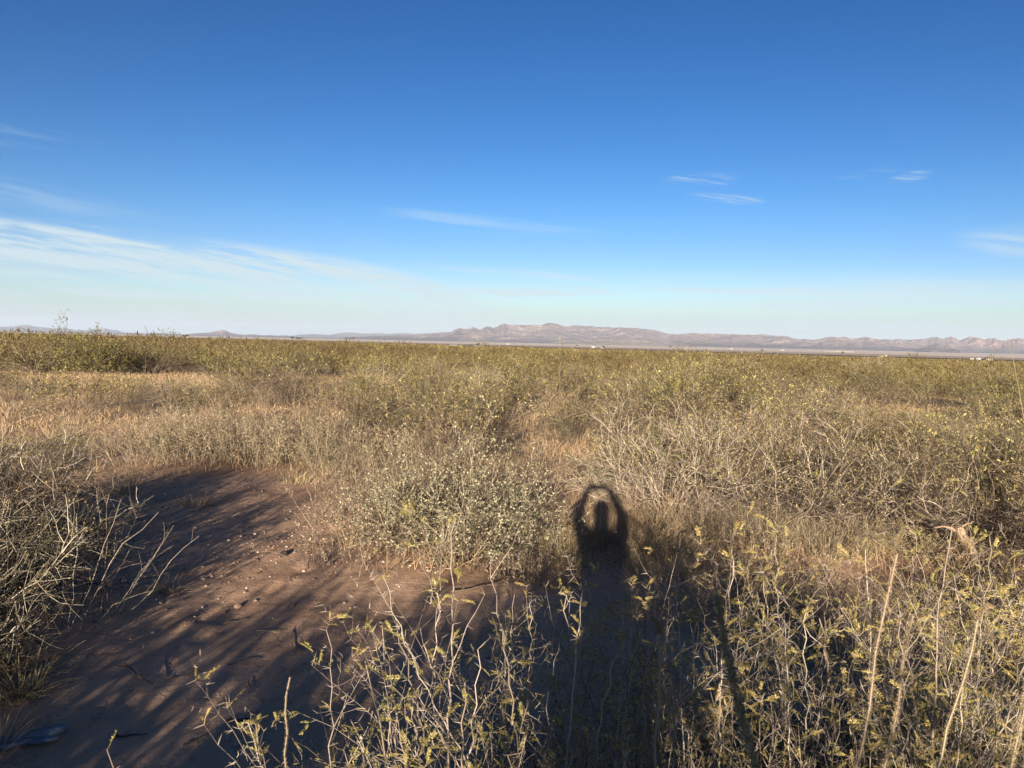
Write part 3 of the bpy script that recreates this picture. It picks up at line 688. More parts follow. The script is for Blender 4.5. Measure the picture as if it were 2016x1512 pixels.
mesq('yellow leaved mesquite at the right edge of the foreground', (1.42, 2.1), 410, [(1.35, 2.05, 1.38), (1.45, 2.1, 1.46), (1.3, 2.2, 1.2), (1.55, 2.1, 1.4), (1.4, 1.9, 1.1), (1.5, 2.3, 1.3)], .75)
mesq('low mesquite filling the bottom right corner', (1.05, 1.5), 411, [(1.05, 1.5, 1.0), (1.15, 1.55, 1.05), (.95, 1.5, .95), (1.2, 1.45, .9)], .7)
mesq('low mesquite at the bottom between the seed stalks', (.72, 1.5), 412, [(.7, 1.5, 1.0), (.8, 1.55, 1.05), (.62, 1.5, .92), (.75, 1.4, .85)], .65)
mesq('thin mesquite in front of the straw grass on the right', (.95, 2.9), 413, [(.9, 2.9, 1.12), (1.05, 2.95, 1.05), (.8, 3.0, .95), (1.0, 3.1, .9)], .6)
mesq('mesquite standing between the stump and the right foreground', (1.75, 2.9), 414, [(1.7, 2.9, .92), (1.85, 2.95, .95), (1.6, 3.0, .8), (1.9, 3.0, .9), (1.75, 3.1, .75)], .65)
mesq('thin mesquite in the second row, right of the photographer shadow', (.55, 2.95), 415, [(.5, 2.95, .95), (.6, 3.0, 1.05), (.42, 3.0, .85), (.66, 2.9, .8)], .5)
mesq('nearly bare mesquite in the second row in front of the pale leaved shrub', (-.02, 2.75), 416, [(.0, 2.75, .98), (-.1, 2.8, .85), (.08, 2.8, .92), (-.05, 2.7, .75)], .35)
mesq('mesquite in the middle of the right foreground, leaning left', (1.35, 2.65), 417, [(1.22, 2.65, 1.15), (1.4, 2.7, 1.2), (1.3, 2.8, 1.0), (1.48, 2.6, 1.05)], .6)

# tangle of thin dry weeds among them
fw = [(-.16, 1.62, .95, 'thin dry weeds around the foot of the tallest bare stem'), (.02, 1.75, 1.0, 'thin dry weeds left of the photographer shadow'), (-.36, 1.62, .78, 'short dry weeds at the bottom, around the curled twigs'),
      (.62, 1.65, .9, 'dry weeds in the bottom middle, right of the shadow'), (.88, 1.75, .98, 'dry weeds behind the thick fuzzy seed stalk'), (1.2, 1.7, 1.0, 'dry weeds in the bottom right'), (1.5, 1.9, 1.0, 'dry weeds at the right edge of the foreground'),
      (.4, 1.8, .9, 'shaded weeds in the photographer shadow'), (.7, 2.5, .85, 'weeds in the second row of the foreground'), (1.15, 2.45, .85, 'weeds between the forked mesquite and the grass'), (-.05, 2.2, .7, 'thin stalks behind the tallest bare stem')]
for i, (x, y, h, lb) in enumerate(fw):
    weeds(lb, (x, y), 250 + i, H=h, R=.17, stems=44, r0=.0022, bits=5, kids=4, tilt=20, bit_L=.014, bit_W=.0045, curl=.11, mat='palebark' if i % 2 else 'weed', fmat='weed' if i % 3 else 'leaf_olive')

for i, (x, y) in enumerate([(1.15, 5.9), (1.5, 5.6), (1.25, 6.5), (1.75, 6.2), (1.45, 5.0), (.75, 6.75), (2.0, 5.5)]):
    weeds('thin dry weeds on the soil right of the photographer shadow, one of the clumps alike', (x, y), 860 + i, H=.36, R=.3, stems=40, r0=.002, curl=.2, bits=4, kids=5, tilt=48, bit_L=.016, bit_W=.005)['group'] = 'thin weeds right of the shadow'
# dark undergrowth at the photographer's feet
rsU = np.random.RandomState(99); nU = 0
while nU < 46:
    y = rsU.uniform(1.25, 3.5); x = rsU.uniform(-.5, 2.7)
    if x > y * .72 + .1 or x < -.42 + (y - 1.4) * .36: continue
    nU += 1
    if nU % 3: weeds('dry weeds of the dense undergrowth in the foreground, one of the clumps alike', (x, y), 800 + nU, H=rsU.uniform(.5, .82) * (1.12 - y * .12), R=.22, stems=46, r0=.0021, curl=.15, bits=5, kids=6, tilt=34, bit_L=.016, bit_W=.005, mat='weed' if nU % 2 else 'palebark', fmat='leaf_green' if nU % 3 == 1 else 'weed')['group'] = 'undergrowth of the foreground'
    else: tuft('straw grass of the dense undergrowth in the foreground, one of the tufts alike', (x, y), 800 + nU, H=rsU.uniform(.4, .66), n=260, R=.13, tilt=40, W=.003, bend=.3)['group'] = 'straw grass of the undergrowth'
# dry tangle of weeds and grass on the right, between the head shadow and the stump
rsT = np.random.RandomState(88)
for i in range(64):
    x, y = rsT.uniform(1.1, 4.2), rsT.uniform(4.2, 7.3)
    if x > y * .62 + .3 or y < 4.3 or x < .9 + (6 - y) * .25: continue
    if i % 2: weeds('tangled dry weeds, one of the clumps alike before the grey shrubs on the right', (x, y), 700 + i, H=rsT.uniform(.3, .48) * (y / 6), R=.34, stems=50, r0=.0022, curl=.2, bits=4, kids=6, tilt=45, bit_L=.016, bit_W=.006, mat='straw' if i % 3 else 'weed')['group'] = 'tangled dry weeds on the right'
    else: tuft('tangled straw grass, one of the clumps alike before the grey shrubs on the right', (x, y), 700 + i, 'weed', H=rsT.uniform(.26, .42) * (y / 6), n=260, R=.22, tilt=58, W=.003, bend=.4)['group'] = 'tangled straw grass on the right'
# ------------------------------------------------------------------ fuzzy seed stalks
def seed_stalk(label, base, tip, L0, thick, seed, curl=0.0, r=.0028):
    """stalk from base to tip (world x, y, z); its upper part L0 (0..1) carries a bristly seed head"""
    rs = np.random.RandomState(seed); b = np.array([base[0], base[1], float(gz(base[0], base[1])) - .02]); t = np.array(tip, float)
    k = 26; u = np.linspace(0, 1, k)
    p = b + (t - b) * u[:, None]
    bow = unit(np.cross(t - b, np.array([0, 1., 0]))) * np.linalg.norm(t - b) * .05
    p = p + bow * np.sin(np.pi * u)[:, None] * rs.choice([-1, 1]) + np.cumsum(rs.normal(size=(k, 3)) * .0042, 0)
    if curl:
        d = unit(p[-1] - p[-2]); sdir = np.array([np.sign(curl), 0.2, 0]); ang = np.linspace(0, abs(curl), 12)[1:]; rr = .017
        q = p[-1] + (sdir * rr)[None] * (1 - np.cos(ang))[:, None] + d[None] * (rr * 1.5 * np.sin(ang))[:, None]
        p = np.vstack([p, q])
    k = len(p); u = np.linspace(0, 1, k)
    st = MB(); tube(st, p, r * (1 - .6 * u), 5)
    sh = MB(); n = int(15000 * L0 * max(thick / .008, .5)); uu = (1 - L0) + L0 * rs.uniform(0, 1, n); q = uu * (k - 1.001); i = q.astype(int); f = (q - i)[:, None]
    c = p[i] * (1 - f) + p[i + 1] * f; ax = unit(p[i + 1] - p[i])
    s = unit(np.cross(ax, rv(rs, n))); prof = np.clip(np.minimum((uu - (1 - L0)) / .12, .22 + (1.0 - uu) / (L0 * .55)), .2, 1) * (.75 + .5 * vnoise(uu * 40, uu * 0, seed))
    leaves(sh, c + s * (thick * rs.uniform(.0, .55, n) * prof)[:, None], s + ax * rs.uniform(-.1, .8, n)[:, None] + rs.normal(size=(n, 3)) * .5, rv(rs, n), thick * .6 * rs.uniform(.5, 1.3, n), thick * .09 * rs.uniform(.6, 1.3, n))
    z = b.copy()
    for m in (st, sh): m.v = [v - z.astype(np.float32) for v in m.v]
    return plant('seed_stalk', label, 'seed stalk', [('stem', st, M['palebark']), ('seed_head', sh, M['seed'])], tuple(z), group='dry seed stalks in the foreground')
seed_stalk('thick fuzzy brown seed stalk slanting across the bottom right', (.91, 1.15), (.335, 1.08, 1.50), .55, .0125, 501, r=.004)
seed_stalk('tall straight pale stalk in the right foreground', (.50, 1.0), (.50, .98, 1.57), .5, .0055, 502, r=.0024)
seed_stalk('slender bumpy stalk just right of the tall straight one', (.60, 1.1), (.585, 1.12, 1.47), .6, .007, 503, r=.0022)
seed_stalk('long straw stalk leaning right near the right edge', (.66, 1.02), (.70, 1.05, 1.50), .55, .007, 504, r=.0022)
seed_stalk('fuzzy stalk slanting left, beside the photographer shadow', (.48, 1.2), (.28, 1.25, 1.36), .5, .006, 505, curl=-1.3)
seed_stalk('curled seed head drooping at the bottom, left of the tallest stem', (-.27, 1.4), (-.31, 1.45, .98), .4, .0065, 506, curl=2.9)
seed_stalk('second curled seed head beside the drooping one', (-.24, 1.42), (-.26, 1.45, .93), .4, .006, 507, curl=-2.7)
seed_stalk('upright brown seed head over the bare ground at the bottom', (-.42, 1.7), (-.44, 1.72, 1.06), .3, .005, 508)
seed_stalk('short brown seed head left of the curled ones', (-.5, 1.5), (-.55, 1.5, .92), .3, .006, 509)
seed_stalk('thin upright seed head among the low mesquites', (-.33, 1.75), (-.34, 1.78, 1.08), .3, .004, 510)
seed_stalk('seed stalk with a nodding tip in the right foreground', (.85, 1.4), (.9, 1.45, 1.33), .5, .007, 511, curl=2.0)

# ------------------------------------------------------------------ broken stump
def build_stump():
    rs = np.random.RandomState(77)
    def limb(mb, pts, rad, n=9):
        pts = np.array(pts, float); u = np.linspace(0, 1, 12); pu = np.linspace(0, 1, len(pts))
        p = np.stack([np.interp(u, pu, pts[:, i]) for i in range(3)], -1) + rs.normal(size=(12, 3)) * .004
        tube(mb, p, np.interp(u, np.linspace(0, 1, len(rad)), rad) * rs.uniform(.88, 1.12, 12), n)
    t = tag(empty('broken_stump', (4.0, 6.6, float(gz(4.0, 6.6)))), 'broken orange brown dead stump with a short side limb, at the right', 'stump')
    m, g = new_mat('weathered wood'); tcn = g.node('ShaderNodeTexCoord'); sx, sy, sz = g.sep(tcn.outputs['Object'])
    gr = g.noise(g.xyz(g.m('MULTIPLY', sx, 90.0), g.m('MULTIPLY', sy, 90.0), g.m('MULTIPLY', sz, 7.0)), 1.0, 4)
    finish(g, g.mix(g.rng(gr, .35, .65), (.17, .11, .075), (.40, .27, .175)), .85, g.bump(gr, .9, .01)); M['wood'] = m
    a = MB(); limb(a, [(0.05, 0, -.03), (.03, 0, .12), (-.03, -.01, .25), (-.09, 0, .36), (-.12, 0, .42)], [.06, .052, .056, .042, .03]); a.build('trunk', m, t)
    b = MB(); limb(b, [(-.02, -.02, .23), (-.1, -.06, .2), (-.2, -.1, .16)], [.026, .022, .018]); b.build('limb', m, t)
    c = MB(); limb(c, [(-.1, 0, .36), (-.15, .01, .40), (-.22, .02, .42), (-.3, .04, .41)], [.022, .016, .009, .005]); c.build('limb', m, t)
    d = MB(); limb(d, [(-.1, 0, .37), (-.08, .02, .42), (-.03, .04, .44), (.05, .06, .45)], [.016, .012, .008, .004]); d.build('limb', m, t)
build_stump()
# ------------------------------------------------------------------ brushland: every shrub out to about 45 m is a thing
def proto(parts): return parts
def shrub_proto(name, label, cat, group, seed, ms, mf, loc, rz, sc, **kw):
    st, fo = shrub_mesh(seed, **kw)
    return plant(name, label, cat, [('stem', st, M[ms]), ('foliage', fo, M[mf])], loc, rz, sc, group)
OLIVE = dict(H=1.2, R=1.25, stems=34, kids=7, twigs=4, r0=.006, leaf_n=5, leaf_L=.046, leaf_W=.016, tilt=58, wander=.15, lift=.03, twig_L=.2, twig_r=.0026, leafy_from=.15, base=.3, zf=.55)
GREYM = dict(H=1.1, R=1.15, stems=36, kids=7, twigs=4, r0=.0055, leaf_n=3, leaf_L=.04, leaf_W=.012, tilt=62, wander=.18, lift=.02, twig_L=.18, twig_r=.003, base=.3, zf=.6)
MESQ = dict(H=1.5, R=1.35, stems=22, kids=8, twigs=4, r0=.012, leaf_n=5, leaf_L=.06, leaf_W=.015, tilt=66, wander=.17, lift=.01, twig_L=.24, twig_r=.003, base=.2, zf=.3)
KINDS = {
    'olive': ('creosote_shrub', 'shrub', 'olive green shrubs of the brushland', [(600 + i, 'bark', 'leaf_olive', {**OLIVE, 'H': 1.05 + .09 * i, 'R': 1.15 + .1 * (i % 3), 'leaf_n': 4 + i % 3}) for i in range(6)]),
    'grey': ('twiggy_shrub', 'shrub', 'grey half bare shrubs of the brushland', [(620 + i, 'bark' if i % 2 else 'palebark', 'leaf_olive', {**GREYM, 'H': .95 + .1 * i}) for i in range(4)]),
    'dense': ('mesquite_shrub', 'shrub', 'shrubs behind the photographer', [(660 + i, 'bark', 'leaf_green', {**MESQ, 'H': 1.3, 'R': 1.25, 'stems': 46, 'kids': 10, 'twigs': 4, 'leaf_n': 5, 'leaf_L': .07, 'leaf_W': .022, 'zf': 0.0, 'lift': .0}) for i in range(2)]),
    'green': ('mesquite_shrub', 'shrub', 'green mesquite shrubs of the brushland', [(640 + i, 'bark', 'leaf_green', {**MESQ, 'H': 1.35 + .12 * i}) for i in range(3)]),
}
PROTO = {}
def place(kind, x, y, sc, rz, label, v, group=None, name=None):
    nm, cat, grp, protos = KINDS[kind]
    v %= len(protos)
    key = (kind, v)
    if key not in PROTO:
        seed, ms, mf, kw = protos[v]
        PROTO[key] = shrub_proto(nm, label, cat, group or grp, seed, ms, mf, (x, y), rz, sc, **kw)
        return PROTO[key]
    r = dup(PROTO[key], (x, y), rz, sc, label, group or grp)
    return r
# shrubs that stand out in the photograph
SPECIAL = [('dense', -19.3, 35.5, 1.5, 'big yellow green mesquite breaking the skyline at the left', 0), ('green', -22.3, 36.5, 1.7, 'mesquite at the left edge beside the one breaking the skyline', 1),
           ('olive', -17.2, 36.5, 1.75, 'olive shrub leaning on the right side of the mesquite breaking the skyline', 1), ('grey', -6.5, 21.6, 1.35, 'large grey brown shrub with a dark right side, left of the middle', 3),
           ('olive', -7.6, 22.6, 1.15, 'olive shrub behind the left half of the large grey brown one', 4), ('green', 15.6, 29.0, 1.12, 'dark green mesquite mound in the brush at the right', 0),
           ('green', 17.6, 27.0, 1.35, 'tall mesquite at the right edge whose top reaches the tan plain', 2), ('green', 14.2, 22.0, 1.0, 'shaded mesquite at the right edge, nearer than the tall one', 1),
           ('grey', 25.0, 54.0, 1.8, 'bare topped shrub standing above the brush against the tan plain, right', 2), ('green', -1.0, 44.0, .95, 'green mound in the middle of the yellow brush', 0),
           ('green', 1.2, 43.0, .85, 'small green mound right beside the middle one', 1), ('olive', -9.3, 16.5, .95, 'shrub with a black shadow under it near the left edge', 2),
           ('olive', -11.2, 17.4, .95, 'shrub at the left edge casting a black shadow', 5), ('grey', 1.4, 14.9, .9, 'grey bare shrub on the right of the tan grass strip, with an arching branch', 1),
           ('olive', -3.0, 14.0, 1.0, 'leafy olive shrub behind the right end of the dry hedge', 0), ('olive', -5.9, 14.6, .95, 'olive shrub behind the dry hedge, left of its middle', 3)]
used = []
rsS = np.random.RandomState(5)
for k, x, y, s, lb, v in SPECIAL:
    place(k, x, y, s, rsS.uniform(0, 6.28), lb, v, KINDS['green'][2] if k == 'dense' else None); used.append((x, y, 1.0 * s))
for o in list(COL.objects):
    if o.parent is None and o.get('category') in ('shrub', 'weed') and math.hypot(o.location.x, o.location.y) < 13: used.append((o.location.x, o.location.y, .45))
rs = np.random.RandomState(11)
counts = {'olive': 0, 'grey': 0, 'green': 0}
WANT = {'olive': 282, 'grey': 210, 'green': 60}
LABEL = {'olive': 'olive green shrub, one of the many alike in the open brushland', 'grey': 'grey half bare twiggy shrub, one of the many alike among the olive brush', 'green': 'greener mesquite mound, one of those alike scattered in the brushland'}
tries = 0
while sum(counts.values()) < sum(WANT.values()) and tries < 40000:
    tries += 1
    r = math.sqrt(rs.uniform(8.3 ** 2, 46.0 ** 2)) if rs.uniform() < .8 else rs.uniform(8.3, 24); a = math.radians(rs.uniform(-38, 38))
    x, y = r * math.sin(a), r * math.cos(a)
    if is_open(x, y, 1.0 + .55 / 1.2): continue
    if x < -1.2 and y < 11.6 and x > -6.2: continue
    n = float(fbm(x / 9, y / 9, 3, 41)); u = rs.uniform()
    pg = np.interp(r, [8, 14, 26, 46], [.8, .6, .4, .28])
    k = 'green' if (n > .53 and u < .6 and r > 11) else ('grey' if u < pg else 'olive')
    if counts[k] >= WANT[k]: continue
    sc = rs.uniform(.55, 1.36) * (1.0 if k != 'green' else .85) * np.interp(r, [8, 14], [.82, 1])
    md = np.interp(r, [8, 20, 46], [1.05, 1.85, 2.35])
    if any((x - q[0]) ** 2 + (y - q[1]) ** 2 < (md * .55 + q[2] * .55) ** 2 for q in used): continue
    hc = height_cap(x, y) / {'olive': 1.3, 'grey': 1.15, 'green': 1.5}[k]
    if hc < .3: continue
    sc = min(sc, hc)
    used.append((x, y, md)); counts[k] += 1
    place(k, x, y, sc, rs.uniform(0, 6.28), LABEL[k], rs.randint(0, 12))
print('brush', counts, tries)
# dry weed stands between the shrubs
wp = []
for i in range(5):
    st, fo = weed_mesh(270 + i, H=.85 + .08 * i, R=.5, stems=46, r0=.0034, bits=5, kids=5, tilt=26, bit_L=.03, bit_W=.010)
    wp.append((st.mesh('stem', M['weed']), fo.mesh('foliage', M['weed'] if i % 2 else M['straw'])))
nw = 0; tries = 0
while nw < 130 and tries < 20000:
    tries += 1
    r = rs.uniform(9.2, 33); a = math.radians(rs.uniform(-38, 38)); x, y = r * math.sin(a), r * math.cos(a)
    if is_open(x, y, .8): continue
    if x < -1.2 and y < 11.6 and x > -5.8: continue
    if any((x - q[0]) ** 2 + (y - q[1]) ** 2 < .55 ** 2 for q in used): continue
    sc = min(rs.uniform(.7, 1.05), height_cap(x, y) / 1.0)
    if sc < .25: continue
    used.append((x, y, .3)); nw += 1
    t = tag(empty('dry_weed', (x, y, float(gz(x, y))), rs.uniform(0, 6.28), sc), 'dry brown weed stand, one of the many alike filling gaps between the shrubs', 'weed', 'dry weed stands between the shrubs')
    for pn, me in zip(('stem', 'foliage'), wp[rs.randint(0, 5)]):
        c = bpy.data.objects.new(pn, me); COL.objects.link(c); c.parent = t

# shrubs behind and beside the photographer: they shade the bare ground in front
for i, (x, y, s, v, lb) in enumerate([(-2.6, -2.3, .8, 0, 'olive shrub behind the photographer on the left'), (-1.2, -2.6, 1.05, 1, 'olive shrub right behind the photographer'), (-3.9, -1.8, .8, 2, 'olive shrub behind the photographer, far left'),
                                   (-1.9, -.7, .62, 3, 'shrub beside the photographer on the left'), (.9, -2.7, .85, 4, 'olive shrub behind the photographer on the right'), (-2.6, 1.0, .5, 5, 'shrub just out of view at the near left'), (-4.4, .6, 1.1, 0, 'shrub out of view at the far near left'), (-4.8, 3.6, 1.15, 3, 'shrub out of view left of the pale tangled one'), (-3.3, -2.9, .8, 2, 'shrub behind the photographer, second row on the left'), (-1.9, -2.2, .9, 1, 'shrub behind the photographer, between two others'), (.1, -2.9, .9, 3, 'low shrub straight behind the photographer'), (1.6, -1.9, .9, 2, 'shrub behind the photographer, on the right'), (2.7, -1.7, .95, 1, 'shrub behind the photographer, further right'), (3.9, -1.9, 1.0, 4, 'shrub behind the photographer, far right')]):
    place('olive', x, y, s, i * 1.3, lb, v, 'shrubs behind the photographer')

for x, y, s, v, lb in [(-2.3, -1.5, .98, 0, 'dense mesquite behind the photographer on the left'), (-1.3, -1.9, 1.05, 1, 'dense mesquite close behind the photographer'), (-3.5, -1.3, .88, 2, 'dense mesquite behind the photographer, far left'), (-.7, -2.6, 1.25, 0, 'dense mesquite straight behind the photographer'), (-2.9, -2.2, .95, 1, 'dense mesquite behind the photographer, second row'), (-1.9, -2.7, .9, 2, 'dense mesquite behind the photographer, in the second row nearer the middle'), (1.25, -1.0, .86, 0, 'dense mesquite behind the photographer on the right'), (2.2, -.8, .86, 1, 'dense mesquite behind the photographer, further right'), (3.2, -.9, .86, 2, 'dense mesquite behind the photographer, far right'), (.85, -1.6, 1.0, 1, 'dense mesquite behind the photographer, near the middle'), (.05, -1.75, 1.05, 0, 'dense mesquite straight behind the photographer, close'), (-1.0, -1.15, .9, 1, 'dense mesquite behind the left shoulder of the photographer')]:
    place('dense', x, y, s * 1.02 if x < 0 else s * 1.2, x, lb, v, 'shrubs behind the photographer')

# ------------------------------------------------------------------ far brush, too many to count: one object
def far_scrub():
    rs = np.random.RandomState(21); mb = MB()
    def template(n, L, W, H, R, up):
        a = rs.uniform(0, 2 * math.pi, n); ph = np.sqrt(rs.uniform(0, 1, n)); zz = rs.uniform(.1, 1, n) ** .8
        rr = R * np.sqrt(np.clip(1 - zz ** 2 * .8, .1, 1)) * ph
        c = np.stack([rr * np.cos(a), rr * np.sin(a), zz * H * (1 - .25 * ph ** 2)], -1)
        d = unit(np.stack([np.cos(a) * .5, np.sin(a) * .5, np.full(n, up)], -1) + rs.normal(size=(n, 3)) * .55)
        m = MB(); leaves(m, c - d * L * .5, d, rv(rs, n), L * rs.uniform(.6, 1.3, n), W * rs.uniform(.6, 1.4, n))
        return m.v[0]
    def ring(r0, r1, count, temps, s0, s1, da, clump=0.0, t0=.5):
        r = np.sqrt(rs.uniform(r0 ** 2, r1 ** 2, count)); a = np.radians(rs.uniform(-da, da, count)); x = r * np.sin(a); y = r * np.cos(a)
        keep = ~((OA[None, :, 0] - x[:, None]) ** 2 + (OA[None, :, 1] - y[:, None]) ** 2 < OA[None, :, 2] ** 2).any(1)
        x, y = x[keep], y[keep]; n = len(x)
        z = gz(x, y); dens = fbm(x / 38, y / 38, 3, 61)
        sc = rs.uniform(s0, s1, n) * (.75 + .6 * dens) * (1 + clump * (rs.uniform(size=n) < .06)); rot = rs.uniform(0, 2 * math.pi, n)
        tint = np.clip(t0 + (fbm(x / 60, y / 60, 3, 67) - .5) * 2.2 + rs.normal(size=n) * .13, 0, 1)
        which = rs.randint(0, len(temps), n)
        for k, T in enumerate(temps):
            i = np.where(which == k)[0]
            if not len(i): continue
            c, s = np.cos(rot[i])[:, None], np.sin(rot[i])[:, None]; q = sc[i][:, None]
            X = (T[None, :, 0] * c - T[None, :, 1] * s) * q + x[i][:, None]; Y = (T[None, :, 0] * s + T[None, :, 1] * c) * q + y[i][:, None]; Z = T[None, :, 2] * q + z[i][:, None]
            v = np.stack([X, Y, Z], -1).reshape(-1, 3)
            mb.add(v, np.arange(len(v)).reshape(-1, 4), np.repeat(tint[i], len(T)))
    ring(43, 75, 1500, [template(230, .24, .030, 1.3, 1.15, .8) for _ in range(5)], .75, 1.15, 40)
    ring(75, 130, 3600, [template(130, .34, .05, 1.45, 1.25, .9) for _ in range(5)], .7, 1.1, 40, .35, .38)
    ring(130, 300, 10500, [template(46, .5, .11, 1.5, 1.4, .8) for _ in range(5)], .7, 1.1, 40, .4, .25)
    ring(300, 1500, 22000, [template(14, .9, .5, 1.3, 1.8, .5) for _ in range(5)], .6, 1.0, 40, .4, .15)
    tag(mb.build('distant_scrub', M['scrub'], attr=True), kind='stuff')
far_scrub()

# ------------------------------------------------------------------ grass growing in the open ground
def grass_cover():
    rs = np.random.RandomState(31); mb = MB()
    n = 150000
    r = rs.uniform(6.0, 50, n); a = np.radians(rs.uniform(-38, 38, n)); x = r * np.sin(a); y = r * np.cos(a)
    dens = fbm(x / 1.6, y / 1.6, 3, 71)
    opn = ((np.hypot(OA[None, 9:, 0] - x[:, None], OA[None, 9:, 1] - y[:, None]) < OA[None, 9:, 2] * 1.25)).any(1)
    bare = ((np.hypot(OA[None, :9, 0] - x[:, None], OA[None, :9, 1] - y[:, None]) < OA[None, :9, 2] * .95)).any(1)
    keep = (rs.uniform(size=n) < np.where(opn, .95, np.clip((dens - .42) * 4, 0.02, .6))) & ~bare & ~((y < 9.5) & (x < -1.0) & (x > -5) & (dens < .58))
    x, y = x[keep], y[keep]; opn = opn[keep]; r = r[keep]; n = len(x)
    x = x + rs.normal(size=n) * .05; y = y + rs.normal(size=n) * .05
    tl = np.radians(rs.uniform(3, 50, n)); a2 = rs.uniform(0, 2 * math.pi, n)
    d = np.stack([np.sin(tl) * np.cos(a2), np.sin(tl) * np.sin(a2), np.cos(tl)], -1)
    H = rs.uniform(.14, .42, n) * np.where(opn, .75, 1.15)
    blade_block(mb, rs, np.stack([x, y, gz(x, y) - .01], -1), d, H, np.clip(.0035 * r / 9, .0035, .012) * rs.uniform(.7, 1.3, n), rs.uniform(0, .5, n), 4)
    tag(mb.build('dry_grass', M['straw']), kind='stuff')
grass_cover()

# ------------------------------------------------------------------ stones, gravel, fallen twigs, weathered wood
def rock_verts(rs, n_pts=14):
    """small angular stone: an octahedron-like hull subdivided once and jittered, quads"""
    u = np.linspace(0, math.pi, 5); w = np.linspace(0, 2 * math.pi, 7)[:-1]
    P = np.stack([np.sin(u)[:, None] * np.cos(w)[None], np.sin(u)[:, None] * np.sin(w)[None], np.repeat(np.cos(u)[:, None], 6, 1)], -1)
    P = P * rs.uniform(.72, 1.15, (5, 6, 1)); P[0] = P[0].mean(0); P[-1] = P[-1].mean(0)
    i = np.arange(30).reshape(5, 6); j = np.roll(i, -1, 1)
    return P.reshape(-1, 3), np.stack([i[:-1], i[1:], j[1:], j[:-1]], -1).reshape(-1, 4)
def stone_material():
    m, g = new_mat('stones'); geo = g.node('ShaderNodeNewGeometry')
    c = g.ramp(geo.outputs['Random Per Island'], [(0, (.16, .10, .08)), (.45, (.29, .185, .135)), (.8, (.38, .28, .22)), (1, (.62, .52, .44))])
    finish(g, c, .9); return m
M['stone'] = stone_material()
def gravel():
    rs = np.random.RandomState(41); mb = MB(); R = [rock_verts(rs) for _ in range(8)]
    n = 9500; x = rs.uniform(-5.2, .9, n); y = rs.uniform(3.0, 10.2, n)
    w = fbm(x / 1.3, y / 1.3, 3, 91)
    near = np.exp(-(((x + 2.5) / 1.1) ** 2 + ((y - 6.6) / 1.5) ** 2)) * .8 + .15
    k = rs.uniform(size=n) < near * np.clip((w - .3) * 3, .1, 1)
    x, y = x[k], y[k]; z = gz(x, y)
    s = .0035 + .013 * rs.uniform(size=len(x)) ** 3.2
    for i in range(len(x)):
        v, f = R[i % 8]; a = rs.uniform(0, 6.28); ca, sa = math.cos(a), math.sin(a)
        v = v * s[i] * np.array([1.25, .9, .65]); v = np.stack([v[:, 0] * ca - v[:, 1] * sa, v[:, 0] * sa + v[:, 1] * ca, v[:, 2]], -1)
        mb.add(v + np.array([x[i], y[i], z[i] + s[i] * .25]), f)
    tag(mb.build('gravel', M['stone']), kind='stuff')
gravel()
def litter():
    rs = np.random.RandomState(43); mb = MB(); n = 5200
    x = rs.uniform(-5.0, 3.2, n); y = rs.uniform(3.0, 10.0, n); k = rs.uniform(size=n) < np.clip((fbm(x / .8, y / .8, 3, 131) - .40) * 4, .05, 1); x, y = x[k], y[k]; n = len(x)
    a = rs.uniform(0, 6.28, n); d = np.stack([np.cos(a), np.sin(a), rs.uniform(-.05, .22, n)], -1)
    leaves(mb, np.stack([x, y, gz(x, y) + .004], -1), d, np.array([0, 0, 1.0]) + rs.normal(size=(n, 3)) * .25, .015 + .085 * rs.uniform(size=n) ** 2.2, .004)
    tag(mb.build('plant_litter', M['weed']), kind='stuff')
litter()
def stone(label, x, y, s, seed, col):
    rs = np.random.RandomState(seed); v, f = rock_verts(rs); mb = MB(); mb.add(v * s * np.array([1.2, .9, .75]), f)
    m, g = new_mat('stone face'); geo = g.node('ShaderNodeNewGeometry'); n = g.noise(geo.outputs['Position'], 60.0, 4)
    finish(g, g.mix(g.rng(n, .35, .65), tuple(c * .75 for c in col), col), .9, g.bump(n, .5, .01))
    o = mb.build('stone', m); o.location = (x, y, float(gz(x, y)) + s * .35); o.rotation_euler = (0, 0, seed)
    tag(o, label, 'stone')
stone('white stone beside the small grass tuft near the pale tangled shrub', -2.82, 5.96, .024, 1, (.66, .58, .50))
stone('dull pinkish stone just left of the white one', -2.88, 5.7, .034, 2, (.36, .28, .25))
stone('black stone lying alone on the sunlit streaks', -1.91, 6.49, .036, 3, (.03, .025, .025))
stone('tan flat stone in the shade below the sunlit streaks', -1.86, 5.25, .028, 4, (.36, .23, .16))
stone('small orange stone in the middle of the shaded ground', -1.5, 5.3, .02, 5, (.42, .25, .16))
stone('small pale stone in the shade near the dark twigs', -.83, 5.0, .014, 6, (.50, .40, .34))
stone('reddish stone by the right rim of the sunlit streaks', -1.45, 6.2, .026, 7, (.36, .22, .17))
def fallen(label, x, y, L, a, seed, mat, forks=2, r=.0045):
    rs = np.random.RandomState(seed); mb = MB(); z = float(gz(x, y))
    p, d = path(rs, (-L / 2, 0, .008), (1, 0, .02), L, 7, .14); p[:, 2] = np.abs(p[:, 2]) * .6 + .006
    tube(mb, p, np.linspace(r, r * .45, 7), 5)
    for _ in range(forks):
        i = rs.randint(1, 6); q, _d = path(rs, p[i], (rs.uniform(.3, 1), rs.choice([-1, 1]) * rs.uniform(.4, 1), rs.uniform(0, .5)), L * rs.uniform(.15, .4), 4, .2)
        q[:, 2] = np.maximum(q[:, 2], .004); tube(mb, q, np.linspace(r * .6, r * .25, 4), 4)
    o = mb.build('fallen_twig', M[mat]); o.location = (x, y, z); o.rotation_euler = (0, 0, a); tag(o, label, 'twig')
